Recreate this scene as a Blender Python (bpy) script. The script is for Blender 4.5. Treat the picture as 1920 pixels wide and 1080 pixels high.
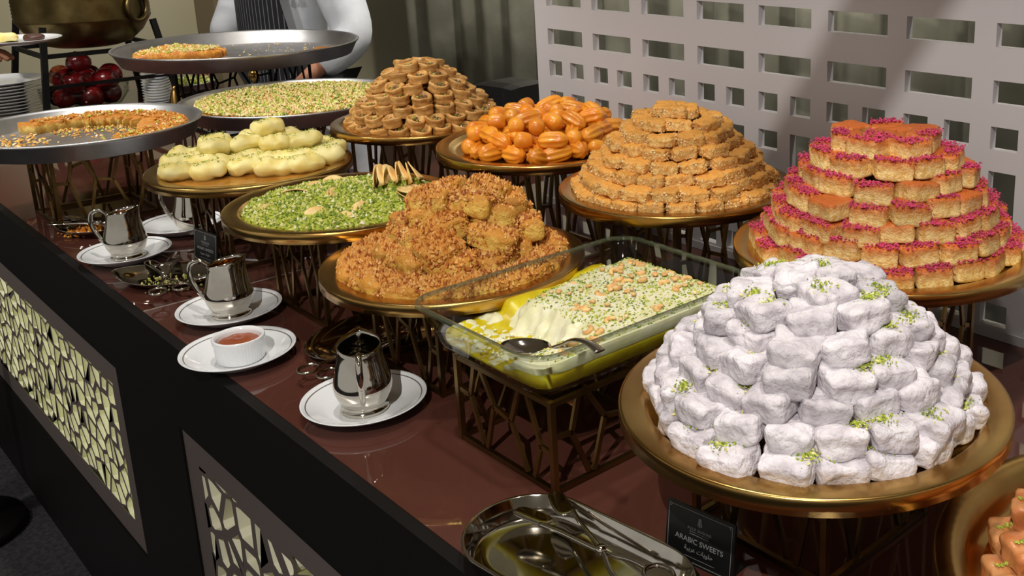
import bpy, bmesh, math, random
from mathutils import Vector, Matrix, noise, Euler
from math import sin, cos, pi, sqrt, atan2, radians, hypot

for o in list(bpy.data.objects): bpy.data.objects.remove(o)
SC = bpy.context.scene
COL = SC.collection
rnd = random.Random(7)

# ------------------------------------------------------------------ camera
CAM_Z = 1.539
Rv = Vector((0.707719, 0.706317, -0.015818)); Uv = Vector((-0.168901, 0.190891, 0.966971)); Fv = Vector((-0.686007, 0.681672, -0.254394))
cam = bpy.data.cameras.new('camera'); camo = bpy.data.objects.new('camera', cam); COL.objects.link(camo)
cam.sensor_fit = 'HORIZONTAL'; cam.sensor_width = 36.0; cam.lens = 1927.28 / 1920 * 36
cam.shift_x = (960 - 1292.95) / 1920; cam.shift_y = (326.81 - 540) / 1920; cam.clip_start = 0.02
Mx = Matrix((Rv, Uv, -Fv)).transposed().to_4x4(); Mx.translation = (0, 0, CAM_Z); camo.matrix_world = Mx
SC.camera = camo
# ------------------------------------------------------------------ world, lights, exposure
SC.view_settings.view_transform = 'Standard'; SC.view_settings.look = 'None'
SC.view_settings.gamma = 1; SC.view_settings.use_curve_mapping = False; SC.view_settings.exposure = 0.0
W = bpy.data.worlds.new('world'); SC.world = W; W.use_nodes = True
W.node_tree.nodes['Background'].inputs[0].default_value = (1.0, 0.95, 0.88, 1); W.node_tree.nodes['Background'].inputs[1].default_value = 0.42
def spot(name, loc, target, power, size=75, blend=.5, col=(1, .95, .88), rad=.05):
    l = bpy.data.lights.new(name, 'SPOT'); l.energy = power; l.spot_size = radians(size); l.spot_blend = blend; l.color = col; l.shadow_soft_size = rad
    o = bpy.data.objects.new(name, l); COL.objects.link(o); o.location = loc
    o.rotation_euler = (Vector(target) - Vector(loc)).to_track_quat('-Z', 'Y').to_euler(); return o
SPOTS = [(-.25, .62, 56), (-1.1, .62, 48), (-1.95, .62, 50), (-2.9, .72, 75), (-3.9, .85, 80)]
for (sx, sy, pw) in SPOTS: spot('ceiling_or_fill_spot', (sx, sy, 2.95), (sx, sy + .12, .9), pw, 54, .6)
spot('ceiling_or_fill_spot', (.35, -.9, 2.95), (-.85, 1.1, 1.1), 185, 58, .8, (1, .96, .9), .012)
spot('ceiling_or_fill_spot', (.85, 1.75, 2.95), (-.7, 1.40, 1.1), 70, 70, .7)
spot('ceiling_or_fill_spot', (-2.6, -1.3, 2.95), (-2.9, 1.2, 1.0), 120, 62, .7, (1, .97, .92), .1)  # second front fill, added to lift the piles at the left
spot('ceiling_or_fill_spot', (-1.2, 2.3, 2.95), (-1.6, 3.0, 1.1), 190, 100, .6)  # added behind the screen to brighten the drape
spot('ceiling_or_fill_spot', (-3.2, 2.45, 2.95), (-3.4, 3.0, 1.1), 190, 100, .6)  # another added fill, for the far stretch of the drape
spot('ceiling_or_fill_spot', (-3.9, 1.3, 2.95), (-6, 1.85, .85), 150, 44, .8)  # added to brighten the lower part of the left wall
spot('ceiling_or_fill_spot', (-2.2, -.5, 2.95), (-3.6, 1.8, 1.2), 70, 80, .6, (1, .97, .9))  # fill added to brighten the person behind the counter

# ------------------------------------------------------------------ helpers
def link(o, parent=None):
    COL.objects.link(o)
    if parent: o.parent = parent
    return o
def tag(o, label=None, cat=None, group=None, kind=None):
    if label: o['label'] = label
    if cat: o['category'] = cat
    if group: o['group'] = group
    if kind: o['kind'] = kind
    return o
def empty(name, loc=(0, 0, 0), rz=0, label=None, cat=None, group=None):
    o = bpy.data.objects.new(name, None); o.empty_display_size = .02; link(o); o.location = loc; o.rotation_euler = (0, 0, rz)
    return tag(o, label, cat, group)
def mk(name, vf, mats, smooth=True, mi=None):
    v, f = vf; me = bpy.data.meshes.new(name); me.from_pydata([tuple(x) for x in v], [], f)
    for m in (mats if isinstance(mats, (list, tuple)) else [mats]): me.materials.append(m)
    if mi: me.polygons.foreach_set('material_index', mi)
    if smooth: me.polygons.foreach_set('use_smooth', [True] * len(f))
    me.update(); return me
def ob(name, me, parent=None, loc=(0, 0, 0), rot=(0, 0, 0)):
    o = bpy.data.objects.new(name, me); link(o, parent); o.location = loc; o.rotation_euler = rot; return o
def recalc(me):
    b = bmesh.new(); b.from_mesh(me); bmesh.ops.recalc_face_normals(b, faces=b.faces); b.to_mesh(me); b.free(); return me
def join(*vfs):
    V, F_ = [], []
    for v, f in vfs:
        n = len(V); V += [tuple(x) for x in v]; F_ += [tuple(i + n for i in q) for q in f]
    return V, F_
def xf(vf, M):
    return [tuple(M @ Vector(x)) for x in vf[0]], vf[1]
def mv(vf, x=0, y=0, z=0): return xf(vf, Matrix.Translation((x, y, z)))
def lathe(prof, n=64):
    v, f, rows = [], [], []
    for r, z in prof:
        if r < 1e-6: rows.append([len(v)]); v.append((0, 0, z))
        else:
            rows.append(list(range(len(v), len(v) + n)))
            v += [(r * cos(2 * pi * i / n), r * sin(2 * pi * i / n), z) for i in range(n)]
    for a, b in zip(rows, rows[1:]):
        for i in range(n):
            j = (i + 1) % n
            if len(a) == 1 and len(b) == 1: continue
            if len(a) == 1: f.append((a[0], b[j], b[i]))
            elif len(b) == 1: f.append((a[i], a[j], b[0]))
            else: f.append((a[i], a[j], b[j], b[i]))
    return v, f
def box(x0, y0, z0, x1, y1, z1):
    v = [(x0, y0, z0), (x1, y0, z0), (x1, y1, z0), (x0, y1, z0), (x0, y0, z1), (x1, y0, z1), (x1, y1, z1), (x0, y1, z1)]
    return v, [(0, 3, 2, 1), (4, 5, 6, 7), (0, 1, 5, 4), (1, 2, 6, 5), (2, 3, 7, 6), (3, 0, 4, 7)]
def beam(p, q, w, d, up=(0, 0, 1)):
    p, q = Vector(p), Vector(q); t = (q - p).normalized(); u = Vector(up)
    if abs(t.dot(u)) > .99: u = Vector((1, 0, 0))
    a = t.cross(u).normalized(); b = a.cross(t).normalized(); a *= w / 2; b *= d / 2
    v = [p - a - b, p + a - b, p + a + b, p - a + b, q - a - b, q + a - b, q + a + b, q - a + b]
    return v, [(0, 3, 2, 1), (4, 5, 6, 7), (0, 1, 5, 4), (1, 2, 6, 5), (2, 3, 7, 6), (3, 0, 4, 7)]
def tube(pts, rad, n=8, closed=False, caps=True):
    pts = [Vector(p) for p in pts]; N = len(pts); v, f = [], []
    if not isinstance(rad, (list, tuple)): rad = [rad] * N
    pu = None
    for i, p in enumerate(pts):
        t = (pts[(i + 1) % N] - pts[i - 1]) if closed else (pts[min(i + 1, N - 1)] - pts[max(i - 1, 0)])
        t.normalize()
        if pu is None:
            pu = Vector((0, 0, 1)) if abs(t.z) < .9 else Vector((1, 0, 0))
        a = (pu - t * pu.dot(t)).normalized(); pu = a; b = t.cross(a)
        v += [p + (a * cos(2 * pi * k / n) + b * sin(2 * pi * k / n)) * rad[i] for k in range(n)]
    for i in range(N if closed else N - 1):
        for k in range(n):
            j = (i + 1) % N; f.append((i * n + k, i * n + (k + 1) % n, j * n + (k + 1) % n, j * n + k))
    if not closed and caps: f.append(tuple(range(n))[::-1]); f.append(tuple((N - 1) * n + k for k in range(n)))
    return v, f
def spline(pts, m=6):
    P = [Vector(p) for p in pts]; out = []
    for i in range(len(P) - 1):
        a, b, c, d = P[max(i - 1, 0)], P[i], P[i + 1], P[min(i + 2, len(P) - 1)]
        for k in range(m):
            t = k / m; out.append(.5 * ((2 * b) + (c - a) * t + (2 * a - 5 * b + 4 * c - d) * t * t + (3 * b - a - 3 * c + d) * t ** 3))
    return out + [P[-1]]
def blob(dx, dy, dz, seg=7, p=5.0, amp=.001, freq=60, seed=0, top=0, fine=0, ffreq=200):
    """rounded box with a lumpy surface; base at z = 0"""
    b = bmesh.new(); bmesh.ops.create_cube(b, size=2.0); bmesh.ops.subdivide_edges(b, edges=b.edges, cuts=seg - 1, use_grid_fill=True)
    off = Vector((seed * 13.7, seed * 7.1, seed * 3.3))
    for v in b.verts:
        c = v.co; n = (abs(c.x) ** p + abs(c.y) ** p + abs(c.z) ** p) ** (1 / p); c = c / n
        q = Vector((c.x * dx / 2, c.y * dy / 2, c.z * dz / 2)); nn = Vector((c.x ** 3 / dx, c.y ** 3 / dy, c.z ** 3 / dz)).normalized()
        k = noise.noise(q * freq + off) * amp
        if fine: k += (noise.noise(q * ffreq + off * 2)) * fine * (1 if c.z > top else .45)
        v.co = q + nn * k + Vector((0, 0, dz / 2))
    b.verts.ensure_lookup_table(); v = [tuple(x.co) for x in b.verts]; f = [tuple(w.index for w in x.verts) for x in b.faces]; b.free(); return v, f
def granules(N, sampler, s0, s1, seed=0, nm=1, wts=None, flat=.6):
    r = random.Random(seed); V, F_, mi = [], [], []
    for _ in range(N):
        x, y, z = sampler(r); s = r.uniform(s0, s1); a = r.uniform(0, pi); n = len(V); l = s * r.uniform(.8, 1.5); w = s * r.uniform(.6, 1); h = s * flat * r.uniform(.7, 1.2)
        ca, sa = cos(a), sin(a); tl = r.uniform(-.3, .3) * s
        for (px, py, pz) in ((l, 0, tl), (0, w, 0), (-l, 0, -tl), (0, -w, 0), (0, 0, h), (0, 0, -h * .6)):
            V.append((x + (px * ca - py * sa) / 2, y + (px * sa + py * ca) / 2, z + pz))
        m = r.choices(range(nm), wts)[0] if nm > 1 else 0
        for q in ((0, 1, 4), (1, 2, 4), (2, 3, 4), (3, 0, 4), (1, 0, 5), (2, 1, 5), (3, 2, 5), (0, 3, 5)): F_.append(tuple(n + i for i in q)); mi.append(m)
    return (V, F_), mi
def disk(R, r): 
    a = r.uniform(0, 2 * pi); d = R * sqrt(r.random()); return d * cos(a), d * sin(a)

# ------------------------------------------------------------------ materials
def S(r, g, b):
    f = lambda c: (c / 255 / 12.92) if c / 255 <= .04045 else ((c / 255 + .055) / 1.055) ** 2.4
    return (f(r), f(g), f(b), 1)
def mat(name, col, rough=.5, metal=0, spec=.5, coat=0, col2=None, nscale=30, ncon=(.4, .6), bump=0, bscale=120, bdist=.002, sss=0, emit=None, es=0, grad=None, gz=(0, 1), topcol=None, trans=0, aniso=None, coords='Object', detail=4):
    m = bpy.data.materials.new(name); m.use_nodes = True; t = m.node_tree; N, L = t.nodes, t.links; b = N['Principled BSDF']
    b.inputs['Base Color'].default_value = col; b.inputs['Roughness'].default_value = rough; b.inputs['Metallic'].default_value = metal
    b.inputs['Specular IOR Level'].default_value = spec; b.inputs['Coat Weight'].default_value = coat; b.inputs['Coat Roughness'].default_value = .08
    tc = N.new('ShaderNodeTexCoord'); oi = N.new('ShaderNodeObjectInfo'); add = N.new('ShaderNodeVectorMath'); add.operation = 'ADD'
    mulr = N.new('ShaderNodeMath'); mulr.operation = 'MULTIPLY'; mulr.inputs[1].default_value = 17.0
    L.new(oi.outputs['Random'], mulr.inputs[0]); L.new(tc.outputs[coords], add.inputs[0]); L.new(mulr.outputs[0], add.inputs[1]); vec = add.outputs[0]
    cur = None
    if col2 is not None:
        nz = N.new('ShaderNodeTexNoise'); nz.inputs['Scale'].default_value = nscale; nz.inputs['Detail'].default_value = detail; L.new(vec, nz.inputs['Vector'])
        rp = N.new('ShaderNodeValToRGB'); rp.color_ramp.elements[0].position = ncon[0]; rp.color_ramp.elements[1].position = ncon[1]
        rp.color_ramp.elements[0].color = col; rp.color_ramp.elements[1].color = col2; L.new(nz.outputs[0], rp.inputs[0]); cur = rp.outputs[0]
    if topcol is not None:     # the crust: faces that look up in the piece's own frame
        nzz = N.new('ShaderNodeTexNoise'); nzz.inputs['Scale'].default_value = 90; L.new(vec, nzz.inputs['Vector'])
        sp = N.new('ShaderNodeSeparateXYZ'); L.new(tc.outputs['Generated'], sp.inputs[0])
        ad = N.new('ShaderNodeMath'); ad.operation = 'MULTIPLY_ADD'; ad.inputs[1].default_value = .35; L.new(nzz.outputs[0], ad.inputs[0]); L.new(sp.outputs['Z'], ad.inputs[2])
        mr = N.new('ShaderNodeMapRange'); mr.inputs['From Min'].default_value = gz[0] + .17; mr.inputs['From Max'].default_value = gz[1] + .17; L.new(ad.outputs[0], mr.inputs['Value'])
        mx = N.new('ShaderNodeMix'); mx.data_type = 'RGBA'; L.new(mr.outputs[0], mx.inputs['Factor'])
        if cur: L.new(cur, mx.inputs['A'])
        else: mx.inputs['A'].default_value = col
        mx.inputs['B'].default_value = topcol; cur = mx.outputs['Result']
    if cur:
        hs = N.new('ShaderNodeHueSaturation'); mm = N.new('ShaderNodeMapRange'); mm.inputs['To Min'].default_value = .86; mm.inputs['To Max'].default_value = 1.12
        L.new(oi.outputs['Random'], mm.inputs['Value']); L.new(mm.outputs[0], hs.inputs['Value']); L.new(cur, hs.inputs['Color']); L.new(hs.outputs[0], b.inputs['Base Color'])
    if bump:
        nb = N.new('ShaderNodeTexNoise'); nb.inputs['Scale'].default_value = bscale; nb.inputs['Detail'].default_value = 5; L.new(vec, nb.inputs['Vector'])
        bp = N.new('ShaderNodeBump'); bp.inputs['Strength'].default_value = bump; bp.inputs['Distance'].default_value = bdist; L.new(nb.outputs[0], bp.inputs['Height']); L.new(bp.outputs[0], b.inputs['Normal'])
    if sss:
        b.inputs['Subsurface Weight'].default_value = sss; b.inputs['Subsurface Radius'].default_value = (.01, .005, .002); b.inputs['Subsurface Scale'].default_value = .6
    if emit: b.inputs['Emission Color'].default_value = emit; b.inputs['Emission Strength'].default_value = es
    return m
M = {}
M['brass'] = mat('brass', S(204, 168, 98), .25, 1, col2=S(182, 140, 76), nscale=9, bump=.03, bscale=40)
M['bronze'] = mat('dark_brass', S(140, 114, 68), .34, 1, col2=S(112, 88, 50), nscale=14)
M['steel'] = mat('pan_steel', S(206, 206, 206), .40, 1, col2=S(184, 184, 186), nscale=10, bump=.05, bscale=30)
M['silver'] = mat('silver', S(205, 200, 190), .08, 1, col2=S(190, 184, 172), nscale=20)
M['gilt'] = mat('gilt', S(220, 176, 70), .14, 1)
M['porcelain'] = mat('porcelain', S(236, 238, 240), .12, 0, coat=.5)
M['black'] = mat('black_lacquer', S(15, 13, 13), .5, spec=.25)
M['blackmetal'] = mat('black_metal', S(20, 19, 18), .5, spec=.3)
M['carpet'] = mat('carpet', S(46, 44, 48), .95, col2=S(66, 63, 66), nscale=90, bump=.6, bscale=400, bdist=.004)
M['tabletop'] = mat('brown_back_painted_glass', S(76, 44, 36), .03, 0, spec=.5, col2=S(82, 48, 40), nscale=3)
M['groove'] = mat('groove', S(190, 180, 170), .3, .6)
M['panel'] = mat('taupe_panel', S(112, 102, 98), .45, .3)
M['cellwall'] = mat('cell_wall', S(225, 222, 200), .5)
M['lightbox'] = mat('lit_sheet', S(210, 215, 160), .5, emit=S(232, 236, 176), es=1.0)
M['dullsheet'] = mat('dim_glow_sheet', S(150, 140, 88), .4, emit=S(200, 190, 130), es=.22)  # faint emission put into the sheet to light the hole walls
M['screen'] = mat('screen_paint', S(184, 180, 182), .55, col2=S(178, 174, 176), nscale=2)
M['wall'] = mat('beige_wall', S(196, 188, 160), .8, col2=S(188, 180, 150), nscale=2)
M['curtain'] = mat('grey_curtain', S(150, 148, 130), .75, col2=S(130, 128, 112), nscale=5)
M['ceiling'] = mat('ceiling_paint', S(186, 178, 164), .9)
M['delight'] = mat('sugar_dust', S(216, 210, 214), .85, spec=.2, col2=S(178, 170, 176), nscale=60, ncon=(.42, .72), bump=1.0, bscale=150, bdist=.004, sss=.1)
M['pist'] = mat('pistachio', S(158, 172, 44), .7, col2=S(192, 196, 84), nscale=300)
M['pistd'] = mat('pistachio_dark', S(104, 130, 28), .7, col2=S(120, 138, 44), nscale=300)
M['pistp'] = mat('pistachio_pale', S(222, 216, 140), .7, col2=S(222, 214, 150), nscale=300)
M['nut'] = mat('pale_nut', S(230, 192, 128), .55, col2=S(214, 160, 96), nscale=120)
M['nutp'] = mat('nut_cream', S(236, 212, 158), .6, col2=S(214, 176, 120), nscale=150)
M['semolina'] = mat('semolina_cake', S(240, 214, 146), .6, col2=S(216, 172, 92), nscale=160, ncon=(.4, .65), bump=.7, bscale=420, bdist=.0025, topcol=S(184, 92, 26), gz=(.42, .92), sss=.03)
M['petal'] = mat('rose_petal', S(150, 24, 66), .7, col2=S(200, 60, 104), nscale=260)
M['coconut'] = mat('coconut_square', S(236, 198, 124), .65, col2=S(210, 144, 66), nscale=150, ncon=(.38, .66), bump=.8, bscale=330, bdist=.003, topcol=S(234, 166, 74), gz=(.6, .9))
M['crumb'] = mat('crumble_cake', S(230, 192, 92), .65, col2=S(204, 146, 52), nscale=90, ncon=(.42, .68), bump=.8, bscale=300, bdist=.003, topcol=S(198, 136, 48), gz=(.58, .82))
M['crumbs'] = mat('crumble', S(206, 134, 52), .6, col2=S(228, 168, 84), nscale=200)
M['crumbsl'] = mat('crumble_light', S(226, 170, 90), .6, col2=S(236, 190, 116), nscale=200)
M['crumbsd'] = mat('crumble_dark', S(158, 82, 28), .6, col2=S(182, 106, 40), nscale=200)
M['pastry'] = mat('shredded_pastry', S(214, 166, 96), .5, col2=S(190, 132, 64), nscale=70, bump=.6, bscale=260, bdist=.002, coat=.15)
M['walnut'] = mat('dark_nut', S(96, 58, 30), .45, col2=S(126, 104, 44), nscale=200, coat=.3)
M['balah'] = mat('syrup_fritter', S(232, 156, 44), .36, col2=S(218, 128, 26), nscale=40, coat=.25, sss=.25, bump=.15, bscale=120)
M['syrup'] = mat('syrup', S(150, 96, 30), .1, coat=.6, col2=S(176, 122, 48), nscale=20)
M['cheese'] = mat('sweet_cheese', S(240, 228, 160), .5, col2=S(232, 212, 124), nscale=40, sss=.25, bump=.25, bscale=60, bdist=.004)
M['pancake'] = mat('pancake', S(232, 206, 142), .6, col2=S(220, 178, 104), nscale=45, bump=.2, bscale=120)
M['greenbed'] = mat('pistachio_bed', S(134, 148, 34), .8, col2=S(166, 174, 60), nscale=120)
M['cream'] = mat('cream', S(242, 238, 208), .5, col2=S(232, 228, 182), nscale=30, sss=.25, bump=.2, bscale=70, bdist=.004)
M['custard'] = mat('saffron_custard', S(206, 190, 24), .35, col2=S(188, 166, 14), nscale=35, sss=.15, bump=.25, bscale=50, bdist=.006)
M['kunafa'] = mat('kunafa', S(184, 108, 24), .5, col2=S(212, 148, 52), nscale=60, bump=.6, bscale=180, bdist=.004, coat=.2)
M['kunafay'] = mat('kunafa_cheese', S(222, 190, 100), .55, col2=S(200, 142, 44), nscale=50, bump=.5, bscale=150, bdist=.004, topcol=S(186, 118, 26), gz=(.5, .8))
M['baklava'] = mat('baklava', S(226, 160, 104), .35, col2=S(204, 124, 70), nscale=40, coat=.4, sss=.2, bump=.4, bscale=90, bdist=.003)
M['sauce'] = mat('caramel_sauce', S(164, 84, 44), .3, col2=S(150, 72, 36), nscale=40)
M['apple'] = mat('red_apple', S(104, 8, 18), .22, coat=.4, col2=S(140, 22, 26), nscale=14)
M['applebi'] = mat('yellow_red_apple', S(206, 176, 70), .25, coat=.4, col2=S(186, 70, 40), nscale=9)
M['stem'] = mat('apple_stem', S(70, 50, 26), .7)
M['potbrass'] = mat('hammered_brass', S(132, 116, 76), .36, 1, col2=S(110, 94, 58), nscale=16, bump=.1, bscale=50)
M['jacket'] = mat('white_jacket', S(222, 226, 232), .85, col2=S(212, 216, 224), nscale=12, bump=.2, bscale=24, bdist=.01)
M['skin'] = mat('skin', S(176, 122, 92), .55, sss=.15, col2=S(166, 110, 82), nscale=30)
M['hair'] = mat('hair', S(28, 22, 18), .6)
M['darkcloth'] = mat('dark_cloth', S(34, 33, 36), .9)
M['signblack'] = mat('sign_black', S(14, 15, 16), .45)
M['signprint'] = mat('sign_print', S(150, 152, 150), .5, .3)
M['copper'] = mat('copper_red_reflex', S(190, 120, 84), .2, 1)
def special():
    m = bpy.data.materials.new('clear_glass'); m.use_nodes = True; t = m.node_tree; N, L = t.nodes, t.links; N.clear()
    o = N.new('ShaderNodeOutputMaterial'); tr = N.new('ShaderNodeBsdfTransparent'); tr.inputs[0].default_value = (.95, .975, .945, 1)
    g = N.new('ShaderNodeBsdfGlossy'); g.inputs['Roughness'].default_value = .03; fr = N.new('ShaderNodeFresnel'); ge = N.new('ShaderNodeNewGeometry'); mp = N.new('ShaderNodeMapRange'); mp.inputs['To Min'].default_value = 1.4; mp.inputs['To Max'].default_value = 1 / 1.4; L.new(ge.outputs['Backfacing'], mp.inputs['Value']); L.new(mp.outputs[0], fr.inputs[0])
    mx = N.new('ShaderNodeMixShader'); L.new(fr.outputs[0], mx.inputs[0]); L.new(tr.outputs[0], mx.inputs[1]); L.new(g.outputs[0], mx.inputs[2]); L.new(mx.outputs[0], o.inputs[0]); M['glass'] = m
    m = bpy.data.materials.new('thick_glass_rim'); m.use_nodes = True; t = m.node_tree; N, L = t.nodes, t.links; b = N['Principled BSDF']; b.inputs['Base Color'].default_value = S(92, 98, 76); b.inputs['Roughness'].default_value = .04; b.inputs['Alpha'].default_value = .45; b.inputs['Specular IOR Level'].default_value = .8; M['glassrim'] = m
    # saucer with grey line near the rim
    m = mat('banded_porcelain', S(236, 238, 240), .12, coat=.5); t = m.node_tree; N, L = t.nodes, t.links
    tc = N.new('ShaderNodeTexCoord'); sp = N.new('ShaderNodeVectorMath'); sp.operation = 'MULTIPLY'; sp.inputs[1].default_value = (1, 1, 0); ln = N.new('ShaderNodeVectorMath'); ln.operation = 'LENGTH'
    L.new(tc.outputs['Object'], sp.inputs[0]); L.new(sp.outputs[0], ln.inputs[0]); rp = N.new('ShaderNodeValToRGB'); rp.color_ramp.interpolation = 'CONSTANT'
    e = rp.color_ramp.elements; e[0].position = 0; e[0].color = S(236, 238, 240); e[1].position = .0725 * 10; e[1].color = S(120, 112, 110)
    a = e.new(.0742 * 10); a.color = S(236, 238, 240)
    ml = N.new('ShaderNodeMath'); ml.operation = 'MULTIPLY'; ml.inputs[1].default_value = 10; L.new(ln.outputs['Value'], ml.inputs[0]); L.new(ml.outputs[0], rp.inputs[0]); L.new(rp.outputs[0], N['Principled BSDF'].inputs['Base Color']); M['saucer'] = m
    # pinstripe cloth
    m = mat('pinstripe_cloth', S(24, 25, 30), .85); t = m.node_tree; N, L = t.nodes, t.links
    tc = N.new('ShaderNodeTexCoord'); w = N.new('ShaderNodeTexWave'); w.inputs['Scale'].default_value = 18; rp = N.new('ShaderNodeValToRGB'); rp.color_ramp.elements[0].position = .93; rp.color_ramp.elements[0].color = S(24, 25, 30); rp.color_ramp.elements[1].position = .97; rp.color_ramp.elements[1].color = S(120, 122, 130)
    L.new(tc.outputs['Object'], w.inputs['Vector']); L.new(w.outputs[0], rp.inputs[0]); L.new(rp.outputs[0], N['Principled BSDF'].inputs['Base Color']); M['pinstripe'] = m
special()
TT = .90

# ------------------------------------------------------------------ the setting
def struct(name, vf, m, smooth=False): return tag(ob(name, mk(name, vf, m, smooth)), kind='structure')
struct('floor', box(-8, -3, -.05, 4, 6, 0), M['carpet'])
struct('ceiling', box(-8, -3, 3.1, 4, 6, 3.15), M['ceiling'])
struct('wall_left', box(-6.1, -3, 0, -6, 6, 3.1), M['wall'])
struct('wall_back', box(-6, 4.4, 0, 4, 4.5, 3.1), M['wall'])
tag(ob('trim_1', mk('trim', box(-6.0, 2.12, 0, -5.72, 2.30, 3.1), mat('taupe_column', S(126, 112, 86), .8), False)), kind='structure')

# grey drape behind the screen
def drape(x0, x1, y, z0, z1, amp=.05, lam=.23):
    n = int((x1 - x0) / .02); v, f = [], []
    for i in range(n + 1):
        x = x0 + (x1 - x0) * i / n; yy = y + amp * sin(2 * pi * x / lam + 1.3 * sin(x * 2.1)) + .03 * sin(x * 17)
        v += [(x, yy, z0), (x, yy, z1), (x, yy + .02, z0), (x, yy + .02, z1)]
    for i in range(n):
        a, b = 4 * i, 4 * i + 4; f += [(a, b, b + 1, a + 1), (b + 2, a + 2, a + 3, b + 3), (a + 1, b + 1, b + 3, a + 3), (a, a + 2, b + 2, b)]
    f += [(0, 1, 3, 2), (4 * n, 4 * n + 2, 4 * n + 3, 4 * n + 1)]
    return v, f
tag(ob('drape', mk('drape', drape(-5.2, 3.0, 3.0, .02, 3.05), M['curtain'])), 'long grey pleated drape hanging behind the white lattice screen', 'drape')

# ------------------------------------------------------------------ counter
FY = .466     # front edge
ct = empty('buffet_counter', (-1.9, .9, 0), 0, 'long black buffet counter with pierced glowing panels in its front', 'counter')
def cpart(name, vf, m, smooth=False, parent=ct, off=(-1.9, .9, 0)):
    return ob(name, mk(name, mv(vf, -off[0], -off[1], -off[2]), m, smooth), parent)
cpart('carcass', box(-4.8, FY + .012, .06, .75, 1.325, .889), M['black'])
cpart('plinth', box(-4.8, FY + .035, 0, .75, 1.30, .06), M['black'])
cpart('edge_strip', box(-4.8, FY - .004, .868, .75, FY + .012, .8995), M['black'])
def clip(poly, nx, ny, d):   # keep nx*x+ny*y <= d
    out = []
    for i in range(len(poly)):
        p, q = poly[i], poly[(i + 1) % len(poly)]; a = nx * p[0] + ny * p[1] - d; b = nx * q[0] + ny * q[1] - d
        if a <= 0: out.append(p)
        if (a < 0) != (b < 0) and a != b: t = a / (a - b); out.append((p[0] + (q[0] - p[0]) * t, p[1] + (q[1] - p[1]) * t))
    return out
def inset(poly, d):
    out = list(poly); n = len(poly)
    for i in range(n):
        p, q = poly[i], poly[(i + 1) % n]; ex, ey = q[0] - p[0], q[1] - p[1]; l = hypot(ex, ey)
        if l < 1e-9: continue
        nx, ny = ey / l, -ex / l
        out = clip(out, nx, ny, nx * p[0] + ny * p[1] - d)
        if len(out) < 3: return []
    return out
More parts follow.
